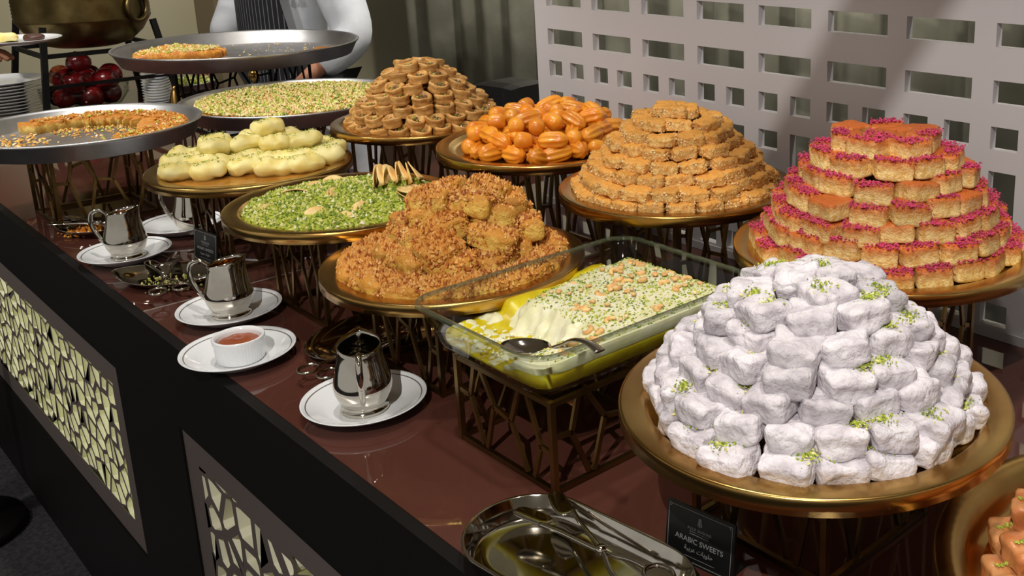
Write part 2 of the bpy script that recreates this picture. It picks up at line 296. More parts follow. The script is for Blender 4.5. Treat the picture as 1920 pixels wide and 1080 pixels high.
def mosaic(x0, x1, z0, z1, seed, lit, label, ins=.0045, px=.042, pz=.047):
    """pierced plate: irregular polygon holes cut through; own frame, lit sheet behind"""
    r = random.Random(seed); pan = cpart('panel_plate', ([], []), M['panel'])
    bx, bz = .055, .05; a0, a1, c0, c1 = x0 + bx, x1 - bx, z0 + bz, z1 - bz
    nx, nz = int((a1 - a0) / px), int((c1 - c0) / pz); seeds = {}
    for i in range(-1, nx + 1):
        for j in range(-1, nz + 1): seeds[i, j] = (a0 + (i + .5 + (.25 if j % 2 else -.2) + r.uniform(-.38, .38)) * (a1 - a0) / nx, c0 + (j + .5 + r.uniform(-.42, .42)) * (c1 - c0) / nz)
    V, F_, mi = [], [], []; th = .022; yf = FY + .004; yb = yf + th
    def vert(x, y, z): V.append((x, y, z)); return len(V) - 1
    for (i, j), s in seeds.items():
        if not (0 <= i < nx and 0 <= j < nz): continue
        poly = [(a0, c0), (a1, c0), (a1, c1), (a0, c1)]
        for di in (-2, -1, 0, 1, 2):
            for dj in (-2, -1, 0, 1, 2):
                t = seeds.get((i + di, j + dj))
                if t and (di or dj):
                    ex, ez = t[0] - s[0], t[1] - s[1]; poly = clip(poly, ex, ez, ex * (s[0] + t[0]) / 2 + ez * (s[1] + t[1]) / 2)
                    if len(poly) < 3: break
            if len(poly) < 3: break
        if len(poly) < 3: continue
        h = inset(poly, ins * (1 if r.random() < .8 else 1.8))
        n = len(poly)
        if len(h) < 3: F_.append(tuple(vert(p[0], yf, p[1]) for p in poly)); mi.append(0); continue
        # fan between outer polygon and hole: match by angle
        cxh = sum(p[0] for p in h) / len(h); czh = sum(p[1] for p in h) / len(h)
        vo = [vert(p[0], yf, p[1]) for p in poly]; vi = [vert(p[0], yf, p[1]) for p in h]; vb = [vert(p[0], yb, p[1]) for p in h]; m_ = len(h)
        ao = [atan2(p[1] - czh, p[0] - cxh) for p in poly]; ai = [atan2(p[1] - czh, p[0] - cxh) for p in h]
        st = min(range(m_), key=lambda k: abs((ai[k] - ao[0] + pi) % (2 * pi) - pi)); io, ii = 0, 0
        while io < n or ii < m_:
            co, ci = vo[io % n], vi[(st + ii) % m_]
            do = ((ao[(io + 1) % n] - ao[0]) % (2 * pi)) if io + 1 < n else 2 * pi; di_ = ((ai[(st + ii + 1) % m_] - ao[0] + .6) % (2 * pi) - .6) if ii + 1 < m_ else 2 * pi + ((ai[st] - ao[0] + pi) % (2 * pi) - pi)
            if ii >= m_ or (io < n and do <= di_): F_.append((co, vo[(io + 1) % n], ci)); io += 1
            else: F_.append((co, vi[(st + ii + 1) % m_], ci)); ii += 1
            mi.append(0)
        for k in range(m_): F_.append((vi[k], vi[(k + 1) % m_], vb[(k + 1) % m_], vb[k])); mi.append(1)
    for (u0, u1, w0, w1) in ((x0, x1, z0, c0), (x0, x1, c1, z1), (x0, a0, c0, c1), (a1, x1, c0, c1)):
        F_.append((vert(u0, yf, w0), vert(u1, yf, w0), vert(u1, yf, w1), vert(u0, yf, w1))); mi.append(0)
    for q in (((x0, z0), (x1, z0)), ((x1, z0), (x1, z1)), ((x1, z1), (x0, z1)), ((x0, z1), (x0, z0))):
        F_.append((vert(q[0][0], yf, q[0][1]), vert(q[0][0], yb, q[0][1]), vert(q[1][0], yb, q[1][1]), vert(q[1][0], yf, q[1][1]))); mi.append(0)
    me = mk('panel_plate', ([(a + 1.9, b - .9, c) for a, b, c in V], F_), [M['panel'], M['cellwall']], False, mi); pan.data = me; pan['label'] = label
    sh = cpart('light_sheet', box(a0 - .02, yb + .012, c0 - .02, a1 + .02, yb + .014, c1 + .02), M['lightbox'] if lit else M['dullsheet'], parent=pan, off=(-1.9, .9, 0))
    sh.location = (0, 0, 0)
# recess for the panels: the carcass front stands back, face boards fill between them
for (a, b) in ((-4.8, -4.7), (-3.42, -3.11), (-1.947, -1.635), (-.47, .75)): cpart('face_board', box(a, FY, .06, b, FY + .04, .868), M['black'])
PAN = [(-4.70, -3.42), (-3.11, -1.947), (-1.635, -.47)]
for (a, b) in PAN: cpart('face_rail', box(a, FY, .745, b, FY + .04, .868), M['black']); cpart('face_rail', box(a, FY, .06, b, FY + .04, .348), M['black'])
bpy.data.objects['carcass'].data.transform(Matrix.Translation((0, 0, 0)))
for v in bpy.data.objects['carcass'].data.vertices:
    if v.co.y < -.4: v.co.y += .03
mosaic(*PAN[0], .35, .745, 3, True, 'pierced taupe panel, brightly backlit, at the far end')
mosaic(*PAN[1], .35, .745, 5, True, 'pierced taupe panel with a brightly glowing sheet behind')
mosaic(*PAN[2], .35, .745, 9, False, 'pierced taupe panel, dim behind its cut-outs, nearest the viewer', .0075, .050, .056)
def slab(x0, x1, y1, label):
    o = ob('glass_tabletop', mk('glass_tabletop', box(x0, FY + .0125, TT - .010, x1, y1, TT), M['tabletop'], False)); tag(o, label, 'tabletop', 'tops of the counter')
    return o
slab(-1.768, .75, 1.328, 'brown glossy glass counter top under the powdered sweets and crumb cake')
slab(-4.8, -1.772, 1.46, 'brown glossy glass counter top beyond the pale seam, under the silver pans')
tag(ob('joint_strip', mk('joint_strip', box(-1.772, FY + .0125, TT - .010, -1.768, 1.328, TT + .0006), M['groove'], False)), 'thin pale metal strip in the seam between the glass tops', 'strip')
# ------------------------------------------------------------------ lattice screen
def lattice():
    x0, x1, z0, z1, y0, y1 = -1.80, .9, .86, 2.3, 1.33, 1.346; H = []
    base = -1.758
    for k in range(18):
        a = base + .1482 * k
        if a > .8: break
        for z in [1.289, 1.3705] + [1.452 + .0815 * i for i in range(10)]: H.append((a, a + .114, z - .034, z))
        r = random.Random(k)
        for q, off in enumerate((0, .0712)):
            H.append((a + off, a + off + .043, 1.188, 1.222))
            tall = (k, q) in ((4, 1), (7, 0), (2, 1), (8, 1), (5, 0)) 
            if tall: H.append((a + off, a + off + .043, 1.082, 1.156)); zz = 1.0205
            else: H += [(a + off, a + off + .043, 1.122, 1.156), (a + off, a + off + .043, 1.0545, 1.089)]; zz = 1.0205
            if (k + q) % 3: H += [(a + off, a + off + .043, zz - .034, zz), (a + off, a + off + .043, zz - .101, zz - .067)]
            else: H.append((a + off, a + off + .043, zz - .101, zz - .02))
    xs = sorted({round(v, 5) for h in H for v in h[:2]} | {x0, x1}); zs = sorted({round(v, 5) for h in H for v in h[2:]} | {z0, z1})
    ix = {v: i for i, v in enumerate(xs)}; iz = {v: i for i, v in enumerate(zs)}; hole = set()
    for h in H:
        for i in range(ix[round(h[0], 5)], ix[round(h[1], 5)]):
            for j in range(iz[round(h[2], 5)], iz[round(h[3], 5)]): hole.add((i, j))
    nX, nZ = len(xs), len(zs); V = [(x, y0, z) for x in xs for z in zs] + [(x, y1, z) for x in xs for z in zs]; o = nX * nZ; F_ = []
    id_ = lambda i, j: i * nZ + j
    for i in range(nX - 1):
        for j in range(nZ - 1):
            if (i, j) in hole: continue
            a, b, c, d = id_(i, j), id_(i + 1, j), id_(i + 1, j + 1), id_(i, j + 1); F_ += [(a, b, c, d), (o + a, o + d, o + c, o + b)]
            for (di, dj, p, q) in ((-1, 0, d, a), (1, 0, b, c), (0, -1, a, b), (0, 1, c, d)):
                I, J = i + di, j + dj
                if (I, J) in hole or not (0 <= I < nX - 1 and 0 <= J < nZ - 1): F_.append((q, p, o + p, o + q))
    return V, F_
scr = empty('lattice_screen', (-.45, 1.345, 0), 0, 'white partition screen pierced with rows of square and oblong holes', 'screen')
ob('lattice_panel', mk('lattice_panel', mv(lattice(), .45, -1.345, 0), M['screen'], False), scr)
ob('base_board', mk('base_board', box(-1.35, -.012, 0, 1.35, .03, .86), M['screen'], False), scr)
ob('bottom_rail', mk('bottom_rail', box(-1.35, -.019, .9005, 1.35, -.0155, .915), M['screen'], False), scr)

# ------------------------------------------------------------------ trays and stands
def tray_prof(R, lip=.025, well=.009, skirt=.015):
    i = R - lip
    return [(0, -well), (i - .012, -well), (i - .004, -well + .002), (i, -.0005), (i + .002, 0), (R - .003, .001), (R - .0005, .0005), (R, -.001), (R, -skirt), (R - .002, -skirt), (R - .003, -.004), (i + .004, -.005), (i - .004, -well - .003), (i - .012, -well - .004), (0, -well - .004)]
def pan_prof(R, dp=.034):
    return [(0, -dp), (R * .88, -dp), (R * .915, -dp + .003), (R - .012, -.003), (R - .006, .0015), (R - .002, .0025), (R, .0005), (R - .002, -.004), (R - .006, -.006), (R * .93, -dp - .001), (R * .91, -dp - .003), (0, -dp - .003)]
SIDE = .18
def stand(x, y, h, label, side=SIDE, group='pierced brass stands under the trays', m=None, z=TT):
    m = m or M['bronze']; t = empty('pierced_stand', (x, y, z), 0, label, 'stand', group); a = side / 2 - .004
    for sx in (-1, 1):
        for sy in (-1, 1): ob('leg', mk('leg', box(sx * a - .0035, sy * a - .0035, 0, sx * a + .0035, sy * a + .0035, h), m, False), t)
    L = side - .008
    P = [((0, .62), (.14, .60)), ((.14, .60), (.2, 1)), ((.14, .60), (.26, .04)), ((.27, 1), (.40, .62)), ((.40, .62), (.30, .02)), ((.40, .62), (.58, .55)), ((.58, .55), (.68, 1)), ((.58, .55), (.73, .03)), ((.76, 1), (.88, .45)), ((.88, .45), (1, .42)), ((.88, .45), (.80, .02))]
    for k in range(4):
        rot = Matrix.Rotation(k * pi / 2, 4, 'Z')
        for nm, z in (('bottom_rail', .004), ('top_rail', h - .004)):
            ob(nm, mk(nm, xf(box(-a + .004, -a - .003, z - .003, a - .004, -a + .003, z + .003), rot), m, False), t)
        bars = [beam((-a + u0 * L, -a, .006 + v0 * (h - .012)), (-a + u1 * L, -a, .006 + v1 * (h - .012)), .006, .004, (0, 1, 0)) for (u0, v0), (u1, v1) in P]
        # beams lie in the side plane: width in plane, depth across
        bars = [xf(b, rot) for b in bars]
        ob('lattice', mk('lattice', join(*bars), m, False), t)
    return t
def tray(x, y, up, R, label, prof=None, m=None, name='serving_tray', cat='tray', group='round brass serving trays', n=96, tilt=(0, 0, 0)):
    me = mk(name, lathe(prof or tray_prof(R), n), m or M['brass']); me = recalc(me); o = ob(name, me, None, (x, y, TT + up), tilt); return tag(o, label, cat, group)
T = dict(A=(-.555, .712, .186, .185), B=(-.74, 1.097, .202, .2), C=(-1.127, 1.09, .212, .185), D=(-1.512, 1.127, .217, .2), E=(-1.933, 1.12, .203, .19),
         K=(-1.224, .741, .156, .185), J=(-1.556, .742, .1765, .185), I=(-1.942, .75, .172, .185), H=(-2.48, .613, .198, .235), F=(-2.578, 1.13, .174, .28), G=(-3.185, 1.24, .25, .35), L=(-.22, .808, .10, .219))
WHAT = dict(A='the powdered white cubes', B='the rose-topped semolina squares', C='the tan coconut squares', D='the glossy orange fritters', E='the shredded pastry nests', K='the crumb cake', J='the green pistachio pancakes', I='the pale yellow cheese rolls', H='the half-eaten brown kunafa', F='the pistachio-strewn kunafa', G='the nearly empty raised pan', L='the baklava')
for k in 'ABCDEKJI':
    x, y, up, R = T[k]; tray(x, y, up, R, 'round brass tray holding ' + WHAT[k]); stand(x - (.05 if k == 'A' else 0), y + (.063 if k == 'A' else 0), up - .0132, 'pierced brass stand under ' + WHAT[k])
x, y, up, R = T['L']; tray(x, y, up, R, 'deep round brass tray holding the baklava, nearest the viewer', [(0, -.028), (R - .04, -.028), (R - .028, -.024), (R - .026, 0), (R - .003, .001), (R, -.001), (R, -.016), (R - .002, -.016), (R - .004, -.005), (R - .023, -.006), (R - .026, -.028), (R - .04, -.032), (0, -.032)]); stand(x, y, up - .0322, 'low pierced brass stand under the baklava')
PG = 'wide silver kunafa pans'
for k in 'HF':
    x, y, up, R = T[k]; tray(x, y, up, R, {'H': 'wide silver pan with leftover brown kunafa round its far edge', 'F': 'wide silver pan full of pistachio-strewn kunafa'}[k], pan_prof(R), M['steel'], 'silver_pan', 'pan', PG, 112); stand(x, y, up - .0372, 'pierced brass stand under the pan of ' + {'H': 'leftover brown kunafa', 'F': 'pistachio-strewn kunafa'}[k], .2)
x, y, up, R = T['G']; tray(x, y, up, R, 'largest silver pan, raised highest, nearly empty', pan_prof(R, .04), M['steel'], 'silver_pan', 'pan', PG, 112); stand(x, y, up - .0432, 'tall dark stand under the highest silver pan', .3, m=M['blackmetal'])

# ------------------------------------------------------------------ piles of sweets
ORD = 'first second third fourth fifth sixth seventh eighth ninth tenth eleventh twelfth thirteenth fourteenth fifteenth sixteenth seventeenth eighteenth nineteenth twentieth twenty-first twenty-second twenty-third twenty-fourth twenty-fifth twenty-sixth twenty-seventh twenty-eighth twenty-ninth thirtieth thirty-first thirty-second thirty-third thirty-fourth thirty-fifth thirty-sixth'.split()
def pile(name, protos, cx, cy, z0, tiers, desc, cat, group, jit=.0015, tilt=.05, rj=.08, seed=1, topname='top tier', lean=0, scl=.06):
    r = random.Random(seed); nT = len(tiers); made = []
    cd = Vector((-cx, -cy)).normalized()
    for ti, (rad, n, z) in enumerate(tiers):
        tname = 'bottom ring' if ti == 0 else (topname if ti == nT - 1 else ORD[ti] + ' ring up')
        items = []; ph = r.uniform(0, 2 * pi)
        for k in range(n):
            a = ph + 2 * pi * k / n + r.uniform(-.5, .5) * .12 * 2 * pi / n; rr = rad + r.uniform(-1, 1) * jit * 2
            x, y = cx + rr * cos(a), cy + rr * sin(a); front = cos(a) * cd.x + sin(a) * cd.y > -.1 or rad < .03 or (ti == nT - 1)
            items.append((x, y, a, front))
        fr = sorted([i for i, q in enumerate(items) if q[3]], key=lambda i: items[i][0] * .7077 + items[i][1] * .7063)
        rank = {i: k for k, i in enumerate(fr)}; bk_ = sorted([i for i, q in enumerate(items) if not q[3]], key=lambda i: items[i][0] * .7077 + items[i][1] * .7063); rank.update({i: k for k, i in enumerate(bk_)})
        for i, (x, y, a, front) in enumerate(items):
            pr = r.choice(protos); o = ob(name, pr[0], None, (x, y, z0 + z + r.uniform(0, 1) * jit), (r.uniform(-1, 1) * tilt + lean, r.uniform(-1, 1) * tilt, a + pi / 2 + r.uniform(-1, 1) * rj)); q_ = 1 + r.uniform(-scl, scl); o.scale = (q_, 1 + r.uniform(-scl, scl), 1 + r.uniform(-scl, scl) * .4)
            for (pn, pm, kd) in pr[1]:
                c = ob(pn, pm, o)
                if kd: c['kind'] = kd
            lab = f'{desc}, {ORD[rank[i]]} from left in {tname} of its mound' if front else f'{desc}, {ORD[rank[i]]} from left on the far side, {tname}'
            tag(o, lab, cat, group); made.append(o)
    return made
# A  powdered delight
dl = []
for s in range(7):
    vf = blob(.043, .040, .0235, 14, 6.5, .0046, 50, s, 0, .0016, 150); me = mk('delight_cube', vf, M['delight'])
    parts = []
    if s % 3 != 2:
        g, mi = granules(60 if s % 3 else 110, lambda r, s=s: (r.gauss(.004 * (s - 2), .007), r.gauss(.003, .006), .0238), .0012, .0034, 40 + s, 3, (5, 3, 2), .5)
        parts = [('pistachio_crumbs', mk('pistachio_crumbs', g, [M['pist'], M['pistd'], M['pistp']], False, mi), 'stuff')]
    dl.append((me, parts, 0))
x, y, up, R = T['A']; zt = TT + up - .009
pile('delight_cube', dl, x, y, zt, [(.141, 21, 0), (.127, 19, .0188), (.111, 16, .0376), (.094, 14, .0564), (.077, 11, .0752), (.055, 8, .094), (.022, 3, .106)], 'powdered white delight cube', 'sweet', 'powdered white delight cubes', .004, .15, .22, 11, lean=.06)
# inner cubes that carry the tiers
# B  semolina with petals
bs = []
for s in range(6):
    me = mk('semolina_square', blob(.046, .041, .0245, 12, 9, .0016, 50, 20 + s, 0, .0013, 280), M['semolina'])
    r0 = random.Random(s); cxp, cyp = r0.uniform(-.008, .008), r0.uniform(-.014, .0)
    g, mi = granules(110, lambda r: (max(-.022, min(.021, r.gauss(cxp, .012))), max(-.0205, min(.019, r.gauss(cyp - .006, .008))), .0245 + r.uniform(0, .0035)), .0024, .0050, 60 + s, 1, None, .35)
    bs.append((me, [('rose_petals', mk('rose_petals', g, M['petal'], False), 'stuff')] if s != 4 else [], 0))
x, y, up, R = T['B']; zt = TT + up - .009
pile('semolina_square', bs, x, y, zt, [(.151, 21, 0), (.139, 19, .0222), (.124, 17, .0444), (.109, 15, .0666), (.093, 12, .0888), (.075, 10, .111), (.052, 7, .133), (.012, 2, .131)], 'rose-topped semolina cake square', 'cake', 'rose-topped semolina squares', .004, .09, .22, 5)
# C  coconut squares
cs = []
for s in range(7):
    def skc(r):
        z = r.uniform(.001, .0165)
        if r.random() < .6: return r.uniform(-.018, .018), r.choice((-1, 1)) * (.0160 + r.uniform(-.001, .0008)), z
        return r.choice((-1, 1)) * (.0195 + r.uniform(-.001, .0008)), r.uniform(-.014, .014), z
    g, mi = granules(110, skc, .0018, .0046, 140 + s, 3, (3, 2, 1), .7)
    cs.append((mk('coconut_square', blob(.040, .033, .0185, 14, 6, .0022, 90, 30 + s, 0, .0026, 210), M['coconut']), [('nut_bits', mk('nut_bits', g, [M['nutp'], M['crumbsl'], M['nut']], False, mi), 'stuff')], 0))
x, y, up, R = T['C']; zt = TT + up - .009
pile('coconut_square', cs, x, y, zt, [(.144, 22, 0), (.132, 20, .017), (.118, 18, .034), (.103, 15, .051), (.088, 13, .068), (.071, 11, .085), (.053, 8, .101), (.020, 4, .116)], 'tan nutty coconut square', 'sweet', 'tan coconut squares', .003, .12, .2, 6)
# E  nests
def nest(seed):
    r = random.Random(seed); n = 40; prof = []
    z = 0; H = .0195
    outer = [(.0165, 0), (.0195, .001)] + [(.0192 + .0011 * (1 if i % 2 else -.6) + .0006 * sin(i * .8), .002 + (H - .004) * i / 11) for i in range(12)] + [(.0190, H), (.0170, H + .001), (.0145, H - .001), (.0125, H - .006), (0, H - .009)]
    v, f = lathe([(0, 0)] + outer, n)
    v2 = []
    for p in v:
        a = atan2(p[1], p[0]); d = hypot(p[0], p[1]); k = 1 + .09 * noise.noise(Vector((cos(a) * 1.6, sin(a) * 1.6, p[2] * 150 + seed * 5 + a * .6)))
        v2.append((p[0] * k, p[1] * k, p[2] + .0016 * sin(a * 2 + seed) * (p[2] / H)))
    return v2, f
ns = []
for s in range(6):
    g, mi = granules(26, lambda r: (*disk(.0105, r), .0135 + r.uniform(0, .003)), .003, .006, 80 + s, 2, (4, 1), .5)
    ns.append((recalc(mk('pastry_nest', nest(s), M['pastry'])), [('nut_filling', mk('nut_filling', g, [M['walnut'], M['pist']], False, mi), 'stuff')], s))
x, y, up, R = T['E']; zt = TT + up - .009
pile('pastry_nest', ns, x, y, zt, [(.143, 22, 0), (.131, 20, .019), (.113, 17, .038), (.095, 14, .057), (.076, 11, .076), (.057, 8, .095), (.034, 5, .1135)], 'shredded pastry nest', 'pastry', 'shredded pastry nests', .003, .14, .3, 8, lean=.22)
# D  fritters
def fritter(l, rr, ribs, seed):
    v, f = [], []; nu, nv = 16, 32
    for i in range(nu + 1):
        t = -1 + 2 * i / nu; ra = rr * (max(0, 1 - abs(t) ** 3.2)) ** .5
        for k in range(nv):
            a = 2 * pi * k / nv; q = ra * (1 + (.15 * cos(ribs * a) * (1 - t ** 4) if ribs else 0) + .03 * noise.noise(Vector((t * 2, cos(a), sin(a) + seed))))
            v.append((t * l / 2, q * cos(a), q * sin(a)))
    for i in range(nu):
        for k in range(nv): f.append((i * nv + k, i * nv + (k + 1) % nv, (i + 1) * nv + (k + 1) % nv, (i + 1) * nv + k))
    return v, f
fr = [mk('fritter', fritter(.056, .0145, 8, 1), M['balah']), mk('fritter', fritter(.050, .0150, 8, 2), M['balah']), mk('fritter', fritter(.034, .0148, 0, 3), M['balah']), mk('fritter', fritter(.060, .0140, 8, 4), M['balah'])]
x, y, up, R = T['D']; zt = TT + up - .009; r = random.Random(4); places = []
def fritters():
    out = []
    for ti, (rad, z, n0) in enumerate(((.150, .014, 46), (.132, .036, 36), (.100, .058, 24))):
        pts = []
        for tries in range(4000):
            px, py = disk(rad, r)
            if all(hypot(px - q[0], py - q[1]) > .034 for q in pts): pts.append((px, py))
            if len(pts) >= n0: break
        for p in pts: out.append((p[0], p[1], z + r.uniform(-.002, .004), ti))
    return out
FP = fritters(); lay = ['bottom layer', 'middle layer', 'top layer']
for ti in range(3):
    q = sorted([p for p in FP if p[3] == ti], key=lambda p: (p[0] * .7077 + p[1] * .7063))
    near = [p for p in q if p[0] * .70 - p[1] * .70 > -.03] ; 
    for i, p in enumerate(q):
        o = ob('syrup_fritter', fr[r.choice([0, 0, 1, 2, 2, 3])], None, (x + p[0], y + p[1], zt + p[2]), (r.uniform(-.3, .3), r.uniform(-.35, .35), r.uniform(0, pi)))
        if p in near and near.index(p) < 36: lab = f'glossy orange syrup fritter, {ORD[near.index(p)]} from left at the front of the {lay[ti]}'
        else: lab = f'glossy orange syrup fritter, {ORD[min(35, [k for k in q if k not in near].index(p) if p not in near else 35)]} from left at the back of the {lay[ti]}'
        tag(o, lab, 'sweet', 'glossy orange syrup fritters')
# K  crumb cake
kc = []
for s in range(6):
    me = mk('crumb_cake_piece', blob(.060, .052, .032, 14, 7, .0050, 38, 50 + s, .2, .0034, 140), M['crumb'])
    def skn(r):
        t = r.random()
        if t < .62: a, b = r.uniform(-.029, .029), r.uniform(-.025, .025); return a, b, .0325 - max(0, abs(a) - .022) * 1.2 - max(0, abs(b) - .018) * 1.2 + r.uniform(-.003, .003)
        z = r.uniform(.010, .031)
        if t < .82: return r.uniform(-.027, .027), r.choice((-1, 1)) * (.0255 + r.uniform(-.002, .0015)), z
        return r.choice((-1, 1)) * (.0295 + r.uniform(-.002, .0015)), r.uniform(-.023, .023), z
    g, mi = granules(720 - 90 * (s % 3), skn, .0028, .0062, 90 + s, 3, (4, 2, 2), .9)
    kc.append((me, [('crumble_topping', mk('crumble_topping', g, [M['crumbs'], M['crumbsl'], M['crumbsd']], False, mi), 'stuff')], 0))
x, y, up, R = T['K']; zt = TT + up - .009
bx, by = x - .012, y + .028
pile('crumb_cake_piece', kc, x, y, zt, [(.131, 15, -.012)], 'flat crumb cake piece lying round', 'cake', 'golden crumb cake pieces', .002, .05, .1, 3)
pile('crumb_cake_piece', kc, x, y, zt, [(.080, 9, .004)], 'low crumb cake piece in second ring of', 'cake', 'golden crumb cake pieces', .002, .10, .3, 9)
pile('crumb_cake_piece', kc, bx, by, zt, [(.085, 8, .026), (.060, 6, .050), (.040, 4, .072)], 'golden brown crumb cake piece', 'cake', 'golden crumb cake pieces', .007, .30, .8, 14, scl=.16)
for o in [o for o in bpy.data.objects if o.name.startswith('crumb_cake_piece')]:
    l = o['label']
    if 'lying round' in l or 'second ring of' in l: l = l.replace(' in bottom ring of its mound', '').replace(' in top tier of its mound', '').replace(', top tier', '').replace('round,', 'round the brown mound,').replace('ring of,', 'ring of the brown mound,')
    else: l = l.replace('bottom ring', 'third ring up').replace('second ring up', 'fourth ring up')
    o['label'] = l
# L  baklava
bk = [mk('baklava_piece', blob(.064, .036, .027, 12, 8, .0036, 55, 70 + s, 0, .0018, 160), M['baklava']) for s in range(4)]
x, y, up, R = T['L']; zt = TT + up - .028; r = random.Random(2); n = 0
bg, bmi = granules(50, lambda r: (r.uniform(-.028, .028), r.gauss(0, .003), .0275), .002, .005, 77, 2, (2, 1), .5); bgm = mk('pistachio_line', bg, [M['pist'], M['pistd']], False, bmi)
for lv, (n0, rad) in enumerate(((15, .145), (9, .085), (14, .128), (9, .075), (12, .108), (6, .05), (9, .08), (4, .035))):
    for k in range(n0):
        a = 2 * pi * k / n0 + .3 * lv; zz = (0, 0, .026, .026, .052, .052, .078, .100)[lv]
        o = ob('baklava_piece', bk[(k + lv) % 4], None, (x + rad * cos(a), y + rad * sin(a), zt + zz), (r.uniform(-.08, .08), r.uniform(-.1, .1), a + r.uniform(-.3, .3) + .5))
        c = ob('pistachio_line', bgm, o); c['kind'] = 'stuff'
        fl = cos(a) * -.7 + sin(a) * -.2
        tag(o, f'glazed orange baklava piece, {ORD[k]} round the {["outer floor ring", "inner floor ring", "outer second layer", "inner second layer", "outer third layer", "inner third layer", "fourth layer", "very top"][lv]} of its tray', 'pastry', 'glazed baklava pieces')
g, mi = granules(500, lambda r: (*disk(.17, r), .002 + r.uniform(0, .003)), .002, .006, 5, 2, (1, 1), .5)
o = ob('pistachio_crumbs', mk('pistachio_crumbs', g, [M['pist'], M['pistd']], False, mi), None, (x, y, zt)); tag(o, 'chopped pistachio strewn on the floor of the baklava tray', 'nuts', None, 'stuff')
# I  cheese rolls
def roll(l, rr, seed):
    v, f = fritter(l, rr, 0, seed); return [(p[0], p[1] * 1.12 + .006 * noise.noise(Vector((p[0] * 45, p[1] * 45, seed))), p[2] * .78 + .0045 * noise.noise(Vector((p[0] * 60, seed, p[2] * 60)))) for p in v], f
cr = []
for s in range(4):
    g, mi = granules(55, lambda r: ((lambda t, u: (t, u, 0.0185 - u * u * 18))(r.uniform(-.024, .024), r.uniform(-.012, .012))), .0012, .0034, 120 + s, 2, (2, 1), .5)
    cr.append((mk('cheese_roll', roll(.066 + .006 * (s % 2), .0235, s * 3.1), M['cheese']), mk('pistachio_dust', g, [M['pist'], M['pistd']], False, mi)))
x, y, up, R = T['I']; zt = TT + up - .009
PQ = [(-.10, .105, 0), (-.045, .098, 0), (.01, .066, 0), (.07, .080, 0), (.115, .055, 0), (-.128, .045, 0), (-.082, .05, 0), (-.034, .042, 0), (.045, .03, 0), (.092, .012, 0), (.138, .0, 0), (-.142, -.02, 0), (-.10, -.01, 0), (.125, -.055, 0), (0, .0, 0), (-.05, -.03, 0), (.055, -.04, 0), (-.105, -.075, 0), (-.055, -.10, 0), (0, -.115, 0), (.052, -.11, 0), (.095, -.095, 0), (-.065, .01, .024), (-.015, -.015, .026), (.035, -.015, .025), (-.09, -.035, .023), (.08, -.045, .023), (-.025, -.065, .026), (.030, -.07, .025), (.012, -.045, .050)]
CR = [((p + q - .02) * .7071, (p - q + .02) * .7071, z, rnd.uniform(-.5, .5) + .8) for p, q, z in PQ]
for i, (a, b, z, rz) in enumerate(CR):
    me, dm = cr[i % 4]; o = ob('cheese_roll', me, None, (x + a, y + b, zt + .0175 + z), (0, rnd.uniform(-.12, .12), rz + pi / 4)); o.scale = (rnd.uniform(.85, 1.2), rnd.uniform(.85, 1.2), rnd.uniform(.85, 1.1)); c = ob('pistachio_dust', dm, o); c['kind'] = 'stuff'
CRo = [o for o in bpy.data.objects if o.name.startswith('cheese_roll')]
for lv, nm in ((0, 'on the tray floor'), (1, 'in the second layer'), (2, 'alone on the very top')):
    q = sorted([o for o in CRo if min(2, int((o.location.z - zt) / .0365)) == lv], key=lambda o: o.location.x * .7077 + o.location.y * .7063)
    for i, o in enumerate(q): tag(o, f'pale yellow sweet cheese roll {nm}' + (f', {ORD[i]} from left' if lv < 2 else ''), 'sweet', 'pale yellow cheese rolls')
o = ob('syrup_pool', mk('syrup_pool', lathe([(0, .003), (.13, .003), (.15, .0022), (.152, 0), (0, 0)], 64), M['syrup']), None, (x, y, zt + .0002)); tag(o, 'brown syrup pooled on the tray of pale cheese rolls', 'syrup')
# J  pistachio pancakes
x, y, up, R = T['J']; zt = TT + up - .009
def hJ(a, b):
    d = hypot(a, b) / .157; h = .006 + .014 * max(0, 1 - d ** 3) + .004 * noise.noise(Vector((a * 40, b * 40, 0)))
    k = ((a - .055) ** 2 + (b - .085) ** 2) / .048 ** 2; return h + .026 * math.exp(-k * 1.3)
def heightdisc(R, hf, nr=26, na=72):
    v = [(0, 0, hf(0, 0))]; f = []
    for i in range(1, nr + 1):
        for k in range(na):
            a = 2 * pi * k / na; q = R * i / nr; v.append((q * cos(a), q * sin(a), hf(q * cos(a), q * sin(a)) if i < nr else 0))
    for k in range(na): f.append((0, 1 + k, 1 + (k + 1) % na))
    for i in range(nr - 1):
        for k in range(na): p = 1 + i * na; f.append((p + k, p + na + k, p + na + (k + 1) % na, p + (k + 1) % na))
    f.append(tuple(1 + (nr - 1) * na + k for k in range(na))[::-1]); return v, f
bed = ob('pistachio_bed', mk('pistachio_bed', heightdisc(.157, hJ), M['greenbed']), None, (x, y, zt)); tag(bed, 'bed of chopped green pistachio covering the pancakes on their tray', 'nuts', None, 'stuff')
def sJ(r): a, b = disk(.154, r); return a, b, hJ(a, b) + r.uniform(-.001, .002)
g, mi = granules(4600, sJ, .003, .0075, 3, 4, (5, 3, 2, .6), .6)
c = ob('chopped_pistachio', mk('chopped_pistachio', g, [M['pist'], M['pistd'], M['pistp'], M['cream']], False, mi), bed); c['kind'] = 'stuff'
